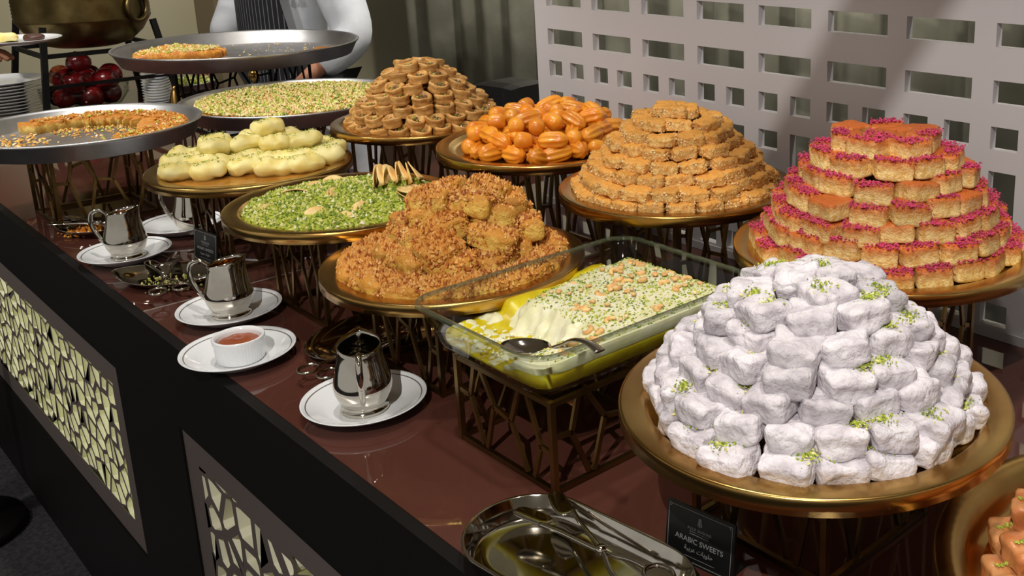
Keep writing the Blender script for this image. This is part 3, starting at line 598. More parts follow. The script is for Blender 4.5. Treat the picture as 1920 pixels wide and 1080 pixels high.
def halfmoon(Rr, th, open_=.35):
    """folded pancake: half disc, two leaves that part at the straight side"""
    v, f = [], []; na, nr = 18, 5
    for sgn in (1, -1):
        for lay_ in (0, 1):
            for i in range(nr + 1):
                for k in range(na + 1):
                    a = pi * k / na; q = Rr * i / nr; px, py = q * cos(a), q * sin(a); bulge = .012 * (1 - (i / nr) ** 2)
                    z = sgn * (open_ * (1 - py / Rr) * .010 + bulge * .7 * (1 - (py / Rr))) + sgn * lay_ * th * .5 + sgn * th * .4
                    v.append((px, py, z))
    B = (nr + 1) * (na + 1); 
    for q in range(4):
        for i in range(nr):
            for k in range(na):
                a = q * B + i * (na + 1) + k; fc = (a, a + 1, a + na + 2, a + na + 1); f.append(fc if q in (1, 2) else fc[::-1])
    for p in (0, 2):
        for i in range(nr):
            for k in (0, na):
                a = p * B + i * (na + 1) + k; f.append((a, a + na + 1, a + B + na + 1, a + B))
        for k in range(na):
            a = p * B + nr * (na + 1) + k; f.append((a, a + 1, a + B + 1, a + B))
    return v, f
pk = [recalc(mk('stuffed_pancake', halfmoon(.036, .003), M['pancake'])), recalc(mk('stuffed_pancake', halfmoon(.030, .003, .6), M['pancake']))]
PKS = [(.035, .055, .030, 1.35, .2, 2.4), (.050, .065, .034, 1.3, .25, 2.4), (.064, .078, .036, 1.3, .3, 2.5), (.022, .070, .030, 1.4, .2, 2.3), (.078, .092, .036, 1.2, .3, 2.6), (.100, .075, .022, .35, 0, 2.9),
       (-.070, -.045, .012, .16, .1, 1.0), (-.10, .0, .002, 1.2, 0, .7), (-.105, .035, .000, 1.1, 0, .9), (-.03, .0, .004, 1.35, 0, 2.2), (.0, -.015, .004, 1.3, 0, 2.6), (.065, .0, .004, .9, 0, 2.2), (.09, -.01, .002, 1.1, 0, 2.0), (.02, -.07, .000, 1.25, .2, .4), (.06, -.075, .000, 1.2, 0, 1.4), (-.03, -.11, .000, 1.1, 0, 2.0), (-.06, .10, .004, .35, 0, 1.2), (.10, -.05, .000, 1.1, 0, .2)]
for i, (a, b, z, rx, ry, rz) in enumerate(PKS):
    o = ob('stuffed_pancake', pk[i % 2], None, (x + a, y + b, zt + z), (rx, ry, rz)); o.scale = (1, 1, 1) if i < 6 else (.72, .72, .9)
PK = sorted([o for o in bpy.data.objects if o.name.startswith('stuffed_pancake')], key=lambda o: o.location.x * .7077 + o.location.y * .7063)
for i, o in enumerate(PK): tag(o, f'folded cream pancake half sunk in green pistachio, {ORD[i]} from left', 'pancake', 'folded cream pancakes')
# F  pistachio kunafa
x, y, up, R = T['F']; zt = TT + up - .034
def hF(a, b): return .030 + .002 * noise.noise(Vector((a * 30, b * 30, 2))) - (.02 if hypot(a - .12, b - .20) < .055 else 0)
kf = ob('kunafa_round', mk('kunafa_round', heightdisc(.238, hF), M['kunafay']), None, (x, y, zt)); tag(kf, 'whole kunafa round thickly strewn with pistachio in a silver pan', 'dessert')
def sF(r): a, b = disk(.25, r); q = min(1, .236 / max(.001, hypot(a, b))); a, b = a * q, b * q; return a, b, hF(a, b) + .001 + r.uniform(-.001, .002)
g, mi = granules(5200, sF, .005, .0105, 6, 5, (3, 1.2, 3, 3, 1), .55)
c = ob('nut_topping', mk('nut_topping', g, [M['pist'], M['pistd'], M['pistp'], M['nutp'], M['nut']], False, mi), kf); c['kind'] = 'stuff'
# G  leftovers
def sector(R0, R1, a0, a1, h, jag=.012, nr=8, na=40, seed=0):
    v, f = [], []
    for i in range(nr + 1):
        for k in range(na + 1):
            a = a0 + (a1 - a0) * k / na; r0 = R0 + jag * noise.noise(Vector((a * 9, seed, 0))) * 2; q = r0 + (R1 - r0) * i / nr
            z = h * (1 + .18 * noise.noise(Vector((q * cos(a) * 45, q * sin(a) * 45, seed)))) * (1 if 0 < i else .75); v.append((q * cos(a), q * sin(a), z))
    B = len(v); v += [(p[0], p[1], 0) for p in v]
    for i in range(nr):
        for k in range(na):
            a = i * (na + 1) + k; f.append((a, a + na + 1, a + na + 2, a + 1)); f.append((B + a, B + a + 1, B + a + na + 2, B + a + na + 1))
    for k in range(na):
        for i in (0, nr): a = i * (na + 1) + k; f.append((a, a + 1, B + a + 1, B + a))
    for i in range(nr):
        for k in (0, na): a = i * (na + 1) + k; f.append((a, a + na + 1, B + a + na + 1, B + a))
    return v, f
x, y, up, R = T['G']; zt = TT + up - .040
o = ob('kunafa_wedge', recalc(mk('kunafa_wedge', sector(.06, .290, radians(196), radians(258), .026, .006, seed=2), M['kunafa'])), None, (x, y, zt)); tag(o, 'last orange kunafa wedge with nuts, left in the highest silver pan', 'dessert')
def sG(r): a = r.uniform(radians(200), radians(256)); q = r.uniform(.08, .285); return q * cos(a), q * sin(a), .027 + r.uniform(-.001, .002)
g, mi = granules(420, sG, .005, .011, 7, 3, (2, 3, 1), .5); c = ob('nut_topping', mk('nut_topping', g, [M['pist'], M['nutp'], M['pistp']], False, mi), o); c['kind'] = 'stuff'
o = ob('kunafa_scrap', recalc(mk('kunafa_scrap', sector(.22, .295, radians(28), radians(58), .020, .02, seed=4), M['kunafay'])), None, (x, y, zt)); tag(o, 'small yellow kunafa scrap at right of the highest silver pan', 'dessert')
g, mi = granules(160, lambda r: (*disk(.29, r), .002), .003, .010, 17, 2, (1, 2), .4); o = ob('pan_crumbs', mk('pan_crumbs', g, [M['pistp'], M['nutp']], False, mi), None, (x, y, zt)); tag(o, 'scattered crumbs on the floor of the highest silver pan', 'crumbs', None, 'stuff')
# H  leftovers
x, y, up, R = T['H']; zt = TT + up - .034
HS = [(.130, .203, 118, 160, 'at the left'), (.125, .203, 88, 117, 'left of middle'), (.105, .204, 62, 87, 'in the middle, widest'), (.140, .203, 42, 61, 'right of middle'), (.115, .203, 8, 41, 'at the right end'), (.150, .203, 161, 205, 'at the far left end')]
for i, (r0, r1, a0, a1, w) in enumerate(HS):
    o = ob('kunafa_slab', recalc(mk('kunafa_slab', sector(r0, r1, radians(a0), radians(a1), .024, .014, seed=10 + i), M['kunafay'])), None, (x, y, zt)); tag(o, f'browned kunafa slab along the far pan edge, {w}', 'dessert', 'leftover kunafa slabs')
def sH(r):
    a = r.uniform(radians(-10), radians(200)); q = .2 - abs(r.gauss(0, .06)); return q * cos(a), q * sin(a), (.024 if q > .14 and a > .15 else .001) + r.uniform(0, .003)
g, mi = granules(1100, sH, .003, .010, 9, 4, (3, 2, 1, 1), .45); o = ob('kunafa_crumbs', mk('kunafa_crumbs', g, [M['kunafay'], M['kunafa'], M['pist'], M['nutp']], False, mi), None, (x, y, zt)); tag(o, 'golden kunafa crumbs scattered over the wide silver pan at left', 'crumbs', None, 'stuff')
g, mi = granules(110, lambda r: (r.gauss(-.06, .05), r.gauss(-.11, .04), .001), .004, .014, 19, 2, (3, 1), .3); o2 = ob('loose_crumbs', mk('loose_crumbs', g, [M['kunafay'], M['nutp']], False, mi), o); o2['kind'] = 'stuff'
o2.parent = o

# ------------------------------------------------------------------ glass dish of cream dessert
def rrect(w, l, rad, z, n=9):
    out = []
    for (sx, sy, a0) in ((1, 1, 0), (-1, 1, pi / 2), (-1, -1, pi), (1, -1, 1.5 * pi)):
        for k in range(n): a = a0 + pi / 2 * k / (n - 1); out.append((sx * (w / 2 - rad) + rad * cos(a), sy * (l / 2 - rad) + rad * sin(a), z))
    return out
def loops(Ls, cap0=True, cap1=True):
    V = [p for L in Ls for p in L]; n = len(Ls[0]); F_ = []
    for i in range(len(Ls) - 1):
        for k in range(n): F_.append((i * n + k, i * n + (k + 1) % n, (i + 1) * n + (k + 1) % n, (i + 1) * n + k))
    if cap0: F_.append(tuple(range(n))[::-1])
    if cap1: F_.append(tuple((len(Ls) - 1) * n + k for k in range(n)))
    return V, F_
DX, DY, DZ = -.951, .760, TT + .1155; DH = .060
dish = ob('glass_baking_dish', recalc(mk('glass_baking_dish', loops([rrect(.205, .295, .030, 0), rrect(.222, .312, .034, .003), rrect(.230, .320, .036, .010), rrect(.258, .350, .036, DH - .008), rrect(.268, .360, .038, DH - .004), rrect(.268, .360, .038, DH), rrect(.256, .348, .034, DH), rrect(.250, .342, .032, DH - .008), rrect(.222, .312, .032, .012), rrect(.212, .302, .030, .006), rrect(.195, .285, .026, .005)]), M['glass'])), None, (DX, DY, DZ))
ob('rim', recalc(mk('rim', loops([rrect(.268, .360, .038, DH - .004), rrect(.2695, .3615, .0385, DH - .001), rrect(.267, .359, .038, DH + .0012), rrect(.258, .350, .035, DH + .0012), rrect(.2555, .3475, .034, DH - .001), rrect(.257, .349, .034, DH - .004)], False, False), M['glassrim'])), dish)
tag(dish, 'clear rectangular glass baking dish holding a half-served cream dessert', 'dish')
stand(-.93, .705, .1150, 'pierced brass stand under the glass baking dish', .195)
des = empty('cream_dessert', (DX, DY, DZ + .0065), 0, 'layered saffron and cream dessert with nuts, partly spooned out, in glass dish', 'dessert')
def inside(w, l, u, v): return u * w / 2, v * l / 2
def field(hf, w0, l0, w1, l1, nx=40, ny=56, hmax=.045, zb=0):
    """solid block: top is a height field, footprint grows with height like the dish wall"""
    V, F_ = [], []
    for i in range(nx + 1):
        for j in range(ny + 1):
            u, v = -1 + 2 * i / nx, -1 + 2 * j / ny
            # round the corners
            cu, cv = u, v; k = (abs(u) ** 10 + abs(v) ** 10) ** .1
            if k > 1: cu, cv = u / k, v / k
            h = hf(cu, cv); t = h / hmax; V.append((cu * (w0 + (w1 - w0) * t) / 2, cv * (l0 + (l1 - l0) * t) / 2, h))
    B = len(V); 
    for i in range(nx + 1):
        for j in range(ny + 1):
            u, v = -1 + 2 * i / nx, -1 + 2 * j / ny; k = (abs(u) ** 10 + abs(v) ** 10) ** .1
            if k > 1: u, v = u / k, v / k
            t = zb / hmax; V.append((u * (w0 + (w1 - w0) * t) / 2, v * (l0 + (l1 - l0) * t) / 2, zb))
    id_ = lambda i, j: i * (ny + 1) + j
    for i in range(nx):
        for j in range(ny): a, b, c, d = id_(i, j), id_(i + 1, j), id_(i + 1, j + 1), id_(i, j + 1); F_ += [(a, b, c, d), (B + a, B + d, B + c, B + b)]
    for i in range(nx):
        for j in (0, ny): a, b = id_(i, j), id_(i + 1, j); F_.append((a, b, B + b, B + a))
    for j in range(ny):
        for i in (0, nx): a, b = id_(i, j), id_(i, j + 1); F_.append((a, b, B + b, B + a))
    return V, F_
nz3 = lambda a, b, c: noise.noise(Vector((a, b, c)))
def scoop(u, v):     # 1 where the dessert has been spooned out (near left corner), 0 elsewhere
    q = (v + .36 + .16 * nz3(u * 4, v * 4, 1) + .06 * nz3(u * 13, v * 13, 6)) ; w = (u - .55 + .22 * nz3(u * 5, v * 3, 7) + .25 * max(0, -v - .55))
    a = 1 / (1 + math.exp(22 * q)); b = 1 / (1 + math.exp(16 * w)); return a * b
def hcus(u, v):
    s = scoop(u, v); edge = .006 * max(0, (-u - .86)) * 8 * (1 if v < .75 else 0); return max(.0025, .0215 + .0020 * nz3(u * 5, v * 7, 3) - s * (.0165 + .004 * nz3(u * 9, v * 9, 5)) + edge * .8 + (.013 * math.exp(-((u + .80) / .16) ** 2 - ((v + .25) / .42) ** 2)))
def hcr(u, v):
    s = scoop(u, v); t = 1 / (1 + math.exp(-26 * (u + .66 + .22 * max(-1, min(1, -v * 2.2 + .2)) * -.5 + .06 * nz3(v * 5, 1, 2) - .0))); tv = 1 / (1 + math.exp(-40 * (.93 - v)))
    full = .0385 + .0014 * nz3(u * 5, v * 6, 11) + .0010 * nz3(u * 16, v * 20, 3) - .009 * max(0, -v - .62) * (1 if u > .3 else 0) * 2
    low = hcus(u, v) - .003; return max(.001, low + (full - low) * t * tv * (1 - s) + s * max(0, .0055 * nz3(u * 6, v * 7, 4) + .004 * nz3(u * 15, v * 17, 8) + .0022))
ob('custard_layer', recalc(mk('custard_layer', field(hcus, .213, .303, .246, .338), M['custard'])), des)
ob('cream_layer', recalc(mk('cream_layer', field(hcr, .2125, .3025, .2455, .3375, 60, 84, zb=.0005), M['cream'])), des)
def sD(r):
    while True:
        u, v = r.uniform(-.72, .96), r.uniform(-.95, .90)
        if scoop(u, v) < .25 and hcr(u, v) > .034: break
    return u * .121, v * .166, hcr(u, v) + .0004
g, mi = granules(2300, sD, .0012, .0046, 23, 3, (4, 3, 2), .4)
c = ob('pistachio_sprinkle', mk('pistachio_sprinkle', g, [M['pist'], M['pistd'], M['pistp']], False, mi), des); c['kind'] = 'stuff'
def cashew(seed):
    pts = [(.0075 * cos(a), .0075 * sin(a), 0) for a in [radians(d) for d in range(-20, 201, 22)]]; n = len(pts)
    return tube(pts, [.0016 + .0030 * sin(pi * (i + .6) / (n + .2)) for i in range(n)], 8)
nm = [mk('nut', cashew(0), M['nut']), mk('nut', blob(.011, .009, .005, 4, 2.4, .001, 200, 3), M['nut']), mk('nut', blob(.008, .007, .005, 4, 2.2, .001, 200, 6), M['nutp'])]
r = random.Random(31)
for i in range(58):
    p = sD(r); q = (p[0] * .88 + .006, p[1] * .93, p[2]); nu_ = ob('nut', nm[r.choice([0, 0, 1, 2])], des, (q[0], q[1], q[2] + .0012), (r.uniform(-.3, .3), r.uniform(-.3, .3), r.uniform(0, 6))); nu_.scale = (.78,) * 3
g, mi = granules(150, lambda r: (r.uniform(-.085, .06), r.uniform(-.145, -.06), .0075), .002, .008, 25, 1, None, .4)
c = ob('cream_smear', mk('cream_smear', g, M['cream'], True), des); c['kind'] = 'stuff'
# spoon
sp = empty('serving_spoon', (-.898, .626, TT + .157), 0, 'steel serving spoon resting in the glass dish', 'spoon')
def spoonbowl():
    v, f = [], []; n, m_ = 24, 6
    for lay_ in (0, 1):
        for i in range(m_ + 1):
            for k in range(n): a = 2 * pi * k / n; q = i / m_; v.append((.030 * q * cos(a), .020 * q * sin(a), -.009 * (1 - q * q) + .0012 * lay_))
    B = (m_ + 1) * n
    for i in range(m_):
        for k in range(n): a, b = i * n + k, i * n + (k + 1) % n; f += [(a, a + n, b + n, b), (B + a, B + b, B + b + n, B + a + n)]
    for k in range(n): a, b = m_ * n + k, m_ * n + (k + 1) % n; f.append((a, B + a, B + b, b))
    return v, f
ob('bowl', mk('bowl', spoonbowl(), M['silver']), sp, (0, 0, 0), (0, 0, .55))
hp = spline([(.026, .015, .001), (.040, .022, .008), (.055, .026, .016), (.078, .028, .019), (.100, .026, .016)], 6)
v, f = tube(hp, [.0035 + .0035 * (i / len(hp)) for i in range(len(hp))], 10); ob('handle', mk('handle', ([(a, b, hp[i // 10].z + (c - hp[i // 10].z) * .3) for i, (a, b, c) in enumerate([tuple(q) for q in v])], f), M['silver']), sp)

# ------------------------------------------------------------------ saucers, jugs, ramekin
SP = [(0, .004), (.046, .004), (.052, .0055), (.062, .0115), (.078, .019), (.080, .020), (.0805, .0190), (.078, .0170), (.062, .0085), (.050, .0015), (.047, 0), (.043, 0), (.042, .0015), (0, .0015)]
saucer_me = recalc(mk('saucer', lathe(SP, 72), M['saucer']))
def saucer(x, y, lab): return tag(ob('saucer', saucer_me, None, (x, y, TT)), lab, 'saucer', 'white banded saucers')
def jug_mesh():
    prof = [(0, .0), (.030, 0), (.0315, .002), (.0305, .005), (.0275, .007), (.0285, .011), (.0330, .018), (.0365, .028), (.0375, .036), (.0360, .046), (.0325, .060), (.0295, .075), (.0275, .088), (.0275, .095), (.0266, .0955), (.0264, .088), (.0283, .075), (.0313, .060), (.0348, .046), (.0360, .036), (.0340, .024), (.0280, .014), (0, .012)]
    v, f = lathe(prof, 56); out = []
    for p in v:
        a = atan2(p[1], p[0]); w = max(0, (p[2] - .055) / .04); sp_ = math.exp(-(a / .42) ** 2); out.append((p[0] + w * w * .008 * sp_, p[1] * (1 - .25 * sp_ * w), p[2] + w * (.0065 * cos(a) + .003 * sp_ - .003)))
    return out, f
jvf = jug_mesh(); jm = recalc(mk('body', jvf, M['silver'])); jmg = recalc(mk('body', jvf, [M['silver'], M['gilt']], True, [0] * (56 * 15) + [1] * (len(jvf[1]) - 56 * 15)))
hd = spline([(-.027, 0, .084), (-.040, 0, .093), (-.054, 0, .088), (-.058, 0, .070), (-.052, 0, .050), (-.040, 0, .030), (-.033, 0, .024)], 7)
jh = mk('handle', tube(hd, [.0032 + .0012 * sin(pi * i / (len(hd) - 1)) for i in range(len(hd))], 10), M['silver'])
def jug(x, y, rz, lab, jm=None):
    jm = jm or jmg
    t = empty('milk_jug', (x, y, TT + .0042), rz, lab, 'jug', 'silver jugs on saucers'); ob('body', jm, t); ob('handle', jh, t); return t
saucer(-1.182, .564, 'white banded saucer under the jug nearest the glass dish'); jug(-1.178, .562, radians(152), 'silver jug nearest the viewer, handle turned to the viewer, on a saucer', jm)
saucer(-1.462, .512, 'white banded saucer under the white ramekin')
saucer(-1.640, .570, 'white banded saucer behind the ramekin, under the middle jug'); jug(-1.640, .572, radians(48), 'middle silver jug with handle at left, behind the ramekin')
saucer(-2.080, .548, 'white banded saucer under the jug beyond the steel leaf dish'); jug(-2.082, .552, radians(50), 'silver jug with gilded inside, beyond the steel leaf dish')
saucer(-2.190, .690, 'white banded saucer under the jug below the cheese rolls'); jug(-2.150, .700, radians(50), 'silver jug half hidden below the tray of cheese rolls')
def ramekin():
    prof = [(0, 0), (.031, 0), (.0325, .002), (.034, .026), (.0365, .029), (.0365, .0355), (.0355, .037), (.0325, .036), (.0315, .030), (.0300, .006), (0, .005)]
    v, f = lathe(prof, 144); return [((p[0] * (1 + (.022 * (1 if (i % 144) % 3 == 0 else 0) if .001 < p[2] < .027 and hypot(p[0], p[1]) > .0322 else 0))), (p[1] * (1 + (.022 * (1 if (i % 144) % 3 == 0 else 0) if .001 < p[2] < .027 and hypot(p[0], p[1]) > .0322 else 0))), p[2]) for i, p in enumerate(v)], f
rk = empty('ramekin', (-1.455, .512, TT + .0045), 0, 'white fluted ramekin of caramel sauce on a saucer', 'ramekin'); ob('bowl', recalc(mk('bowl', ramekin(), M['porcelain'])), rk)
so = ob('caramel_sauce', mk('caramel_sauce', heightdisc(.0305, lambda a, b: .004 + .0012 * nz3(a * 90, b * 90, 1), 10, 40), M['sauce']), None, (-1.455, .512, TT + .0045 + .0245)); tag(so, 'reddish brown caramel sauce filling the white ramekin', 'sauce')

# ------------------------------------------------------------------ steel dishes and tongs
def leafdish(w, l, h, point=1.0, flat=.62):
    Ls = []
    def ring(k, z, up):
        out = []
        for i in range(72):
            a = 2 * pi * i / 72; e = 1 + .10 * point * (abs(cos(a)) ** 6); lift = up * abs(cos(a)) ** 4 * point
            out.append((l / 2 * k * e * cos(a), w / 2 * k * sin(a) * (1 - .12 * point * abs(cos(a)) ** 2), z + lift))
        return out
    Ls = [ring(.5, 0, 0), ring(flat, .0, 0), ring(.80, h * .45, .002), ring(1, h, .005), ring(1.01, h + .0012, .005), ring(.985, h + .001, .005), ring(.80, h * .45 + .0015, .002), ring(flat, .0016, 0), ring(.5, .0016, 0)]
    return loops(Ls)
def tongs(parent_loc, rz, rx, lab, L=.17):
    t = empty('pastry_tongs', parent_loc, rz, lab, 'tongs', 'scissor pastry tongs'); t.rotation_euler = (rx, 0, rz)
    for s in (1, -1):
        pts = spline([(-L * .46, s * .020, 0), (-L * .30, s * .012, 0), (0, 0, .001 * s), (L * .18, -s * .012, 0), (L * .30, -s * .016, 0)], 6)
        arm = tube(pts, .0026, 8); ring = tube([(L * .30 + .016 + .016 * cos(a), -s * .018 + .013 * sin(a), 0) for a in [2 * pi * k / 24 for k in range(24)]], .0024, 8, True)
        bl = xf(blob(.048, .020, .0035, 6, 3, 0, 1), Matrix.Translation((-L * .46 - .018, s * .017, -.002)) @ Matrix.Rotation(-s * .3, 4, 'Z'))
        ob('blade_arm', mk('blade_arm', join(arm, bl), M['silver']), t); ob('finger_ring', mk('finger_ring', ring, M['silver']), t)
    ob('pivot', mk('pivot', lathe([(0, .006), (.004, .0055), (.006, .003), (.006, -.003), (0, -.004)], 20), M['silver']), t)
def steeldish(x, y, rz, w, l, h, lab, point=1.0, flat=.62):
    o = ob('steel_dish', recalc(mk('steel_dish', leafdish(w, l, h, point, flat), M['silver'])), None, (x, y, TT), (0, 0, rz)); return tag(o, lab, 'dish', 'steel dishes for tongs')
steeldish(-1.885, .560, radians(42), .120, .185, .016, 'steel leaf dish with pistachio crumbs, before the second brass stand')
tongs((-1.85, .545, TT + .022), radians(-15), .03, 'scissor tongs lying on the crumbed steel leaf dish')
steeldish(-1.385, .668, radians(112), .140, .190, .014, 'dark shiny steel dish behind the nearest jug', 0)
tongs((-1.318, .612, TT + .0195), radians(-70), .0, 'scissor tongs lying on the dark dish behind the nearest jug', .14)
steeldish(-2.315, .560, radians(42), .110, .150, .016, 'steel dish with orange crumbs at the far end of the jugs')
tongs((-2.30, .565, TT + .022), radians(30), .03, 'scissor tongs lying on the steel dish with orange crumbs', .14)
g, mi = granules(110, lambda r: (r.gauss(0, .018), r.gauss(0, .016), .003), .004, .009, 41, 1, None, .6); o = ob('orange_crumbs', mk('orange_crumbs', g, M['balah'], False), None, (-2.335, .543, TT)); tag(o, 'orange sweet crumbs on the farthest steel dish', 'crumbs', None, 'stuff')
g, mi = granules(90, lambda r: (r.gauss(0, .030), r.gauss(0, .022), .0026), .002, .006, 42, 2, (1, 2), .6); o = ob('pistachio_crumbs', mk('pistachio_crumbs', g, [M['pist'], M['pistp']], False, mi), None, (-1.885, .56, TT)); tag(o, 'pistachio crumbs on the steel leaf dish', 'crumbs', None, 'stuff')
def obround(w, l, h):
    def ring(k, z):
        out = []; R_ = w / 2 * k; e = l / 2 - w / 2
        for i in range(36): a = -pi / 2 + pi * i / 35; out.append((e + R_ * cos(a), R_ * sin(a), z))
        for i in range(36): a = pi / 2 + pi * i / 35; out.append((-e + R_ * cos(a), R_ * sin(a), z))
        return out
    return loops([ring(.6, 0), ring(.86, 0), ring(.90, .003), ring(.99, h), ring(1.02, h + .001), ring(1.02, h - .001), ring(1.0, h + .0025), ring(.97, h + .001), ring(.88, .0045), ring(.84, .0018), ring(.6, .0018)])
o = ob('steel_dish', recalc(mk('steel_dish', obround(.135, .265, .024), M['silver'])), None, (-.705, .535, TT), (0, 0, radians(6))); tag(o, 'oblong round-ended steel dish nearest the viewer', 'dish', 'steel dishes for tongs')
tongs((-.690, .555, TT + .0275), radians(-4), .0, 'scissor tongs lying in the nearest oblong steel dish', .17)

# ------------------------------------------------------------------ signs
def text(body, size, m, loc, rot=(0, 0, 0), parent=None, name='lettering', font=None, sx=1.0):
    cu = bpy.data.curves.new(name, 'FONT'); cu.body = body; cu.size = size; cu.align_x = 'CENTER'; cu.align_y = 'CENTER'; cu.extrude = .0001
    if font: cu.font = font
    o = bpy.data.objects.new(name, cu); COL.objects.link(o); bpy.context.view_layer.update()
    me = bpy.data.meshes.new_from_object(o.evaluated_get(bpy.context.evaluated_depsgraph_get())); bpy.data.objects.remove(o); me.materials.clear(); me.materials.append(m); me.name = name
    q = ob(name, me, parent, loc, rot); q.scale = (sx, 1, 1); return q
def sign(x, y, rz, lean, lab):
    t = empty('table_sign', (x, y, TT), rz, lab, 'sign', 'black table signs'); w, h = .084, .060; R_ = Matrix.Rotation(-lean, 4, 'X')
    ob('sign_plate', mk('sign_plate', xf(box(-w / 2, 0, 0, w / 2, .003, h), R_), M['signblack'], False), t)
    ob('foot', mk('foot', box(-w / 2 + .004, .003, 0, w / 2 - .004, .030, .003), M['signblack'], False), t)
    def pl(px, pz, d=.0004): return R_ @ Vector((px, -d, pz))
    rot = (pi / 2 - lean, 0, 0)
    fr_ = []
    for (a, b) in (((-.039, .003), (.039, .003)), ((-.039, .057), (.039, .057)), ((-.039, .006), (-.039, .054)), ((.039, .006), (.039, .054))): fr_.append(beam(pl(*a), pl(*b), .0005, .0004))
    for sx in (-1, 1):
        for z in (.004, .056): fr_.append(xf(tube([(sx * .0375 + .0016 * cos(q), 0, z + .0016 * sin(q)) for q in [2 * pi * k / 12 for k in range(12)]], .0003, 5, True), R_ @ Matrix.Translation((0, -.0004, 0))))
    ob('border', mk('border', join(*fr_), M['signprint'], False), t)
    em = [tube(spline([pl(0, .0425), pl(0, .047), pl(0, .052)], 4), .0004, 5)]
    for k in range(5):
        for s in (1, -1): z = .0445 + .0016 * k; em.append(tube(spline([pl(0, z - .001), pl(s * (.0026 - .0003 * k), z), pl(s * (.0018 - .0003 * k), z + .0014)], 3), .00035, 5))
    ob('tree_emblem', mk('tree_emblem', join(*em), M['signprint']), t)
    text('FOUR SEASONS', .0042, M['signprint'], pl(0, .0385), rot, t, 'hotel_name')
    ob('rule', mk('rule', join(beam(pl(-.012, .0355), pl(.012, .0355), .0003, .0003), beam(pl(-.012, .0330), pl(.012, .0330), .0003, .0003)), M['signprint'], False), t)
    text('ARABIC SWEETS', .0078, M['signprint'], pl(0, .0255), rot, t, 'heading', None, 1.05)
    ar = ''.join(chr(c) for c in (0xFEA3, 0xFEE0, 0xFEEE, 0xFEF3, 0xFE8E, 0xFE95, 0x20, 0xFECB, 0xFEAE, 0xFE91, 0xFEF4, 0xFE94))[::-1]
    text(ar, .0068, M['signprint'], pl(0, .0165), rot, t, 'arabic_heading')
    ob('lower_rule', mk('lower_rule', beam(pl(-.02, .008), pl(.02, .008), .0003, .0003), M['signprint'], False), t)
    return t
sign(-.630, .628, radians(7), .12, 'black sign reading ARABIC SWEETS below the powdered white cubes')
sign(-1.945, .644, radians(7), .12, 'black sign standing below the tray of cheese rolls')

# ------------------------------------------------------------------ far end of the counter
plate_me = recalc(mk('dinner_plate', lathe([(0, .004), (.085, .004), (.10, .007), (.132, .014), (.135, .015), (.135, .0135), (.10, .004), (.085, 0), (.075, 0), (.074, .0015), (0, .0015)], 72), M['porcelain']))
for k in range(12):
    o = ob('dinner_plate', plate_me, None, (-3.905 + rnd.uniform(-.001, .001), .735 + rnd.uniform(-.001, .001), TT + .0102 * k)); tag(o, f'white dinner plate, {ORD[k]} from bottom in the stack at far left', 'plate', 'stack of white dinner plates')
sm = recalc(mk('small_plate', lathe([(0, .003), (.034, .003), (.050, .009), (.051, .009), (.035, 0), (0, 0)], 40), M['porcelain']))
for k in range(11): o = ob('small_plate', sm, None, (-3.80, 1.185, TT + .0095 * k)); tag(o, f'small white plate, {ORD[k]} from bottom in the stack beside the apples', 'plate', 'stack of small white plates')
# pot on a black frame
PX, PY = -3.95, 1.03
pt = empty('brass_cauldron', (PX, PY, TT + .205), 0, 'big round-bellied brass cauldron with ribbed waist on a black frame', 'pot')
pp = [(0, 0), (.10, 0), (.135, .010), (.175, .045), (.200, .085)] + [(.2035 + .0022 * (k % 2), .090 + .006 * k) for k in range(16)] + [(.203, .19), (.195, .24), (.185, .28), (.195, .30), (.195, .304), (.180, .284), (.188, .24), (.195, .19), (.194, .09), (.13, .016), (0, .006)]
ob('body', recalc(mk('body', lathe(pp, 72), M['potbrass'])), pt)
for s in (0, pi): ob('handle', mk('handle', xf(tube([(.045 * cos(a), 0, .045 * sin(a)) for a in [2 * pi * k / 20 for k in range(20)]], .008, 8, True), Matrix.Rotation(s + .6, 4, 'Z') @ Matrix.Translation((.212, 0, .13)) @ Matrix.Rotation(pi / 2, 4, 'Z')), M['potbrass']), pt)
fr0 = empty('cauldron_stand', (PX, PY, TT), 0, 'black iron frame carrying the brass cauldron over the apples', 'stand')
for (sx, sy) in ((1, 1), (-1, 1), (-1, -1), (1, -1)):
    ob('leg', mk('leg', beam((sx * .205, sy * .205, 0), (sx * .165, sy * .165, .29), .018, .018, (0, 1, 0)), M['blackmetal'], False), fr0)
for k in range(4):
    rt = Matrix.Rotation(k * pi / 2, 4, 'Z'); ob('cross_bar', mk('cross_bar', xf(beam((-.178, -.178, .198), (.178, -.178, .198), .012, .014), rt), M['blackmetal'], False), fr0); ob('cross_bar', mk('cross_bar', xf(beam((-.192, -.192, .10), (.192, -.192, .10), .010, .012), rt), M['blackmetal'], False), fr0) if k in (1, 2) else None
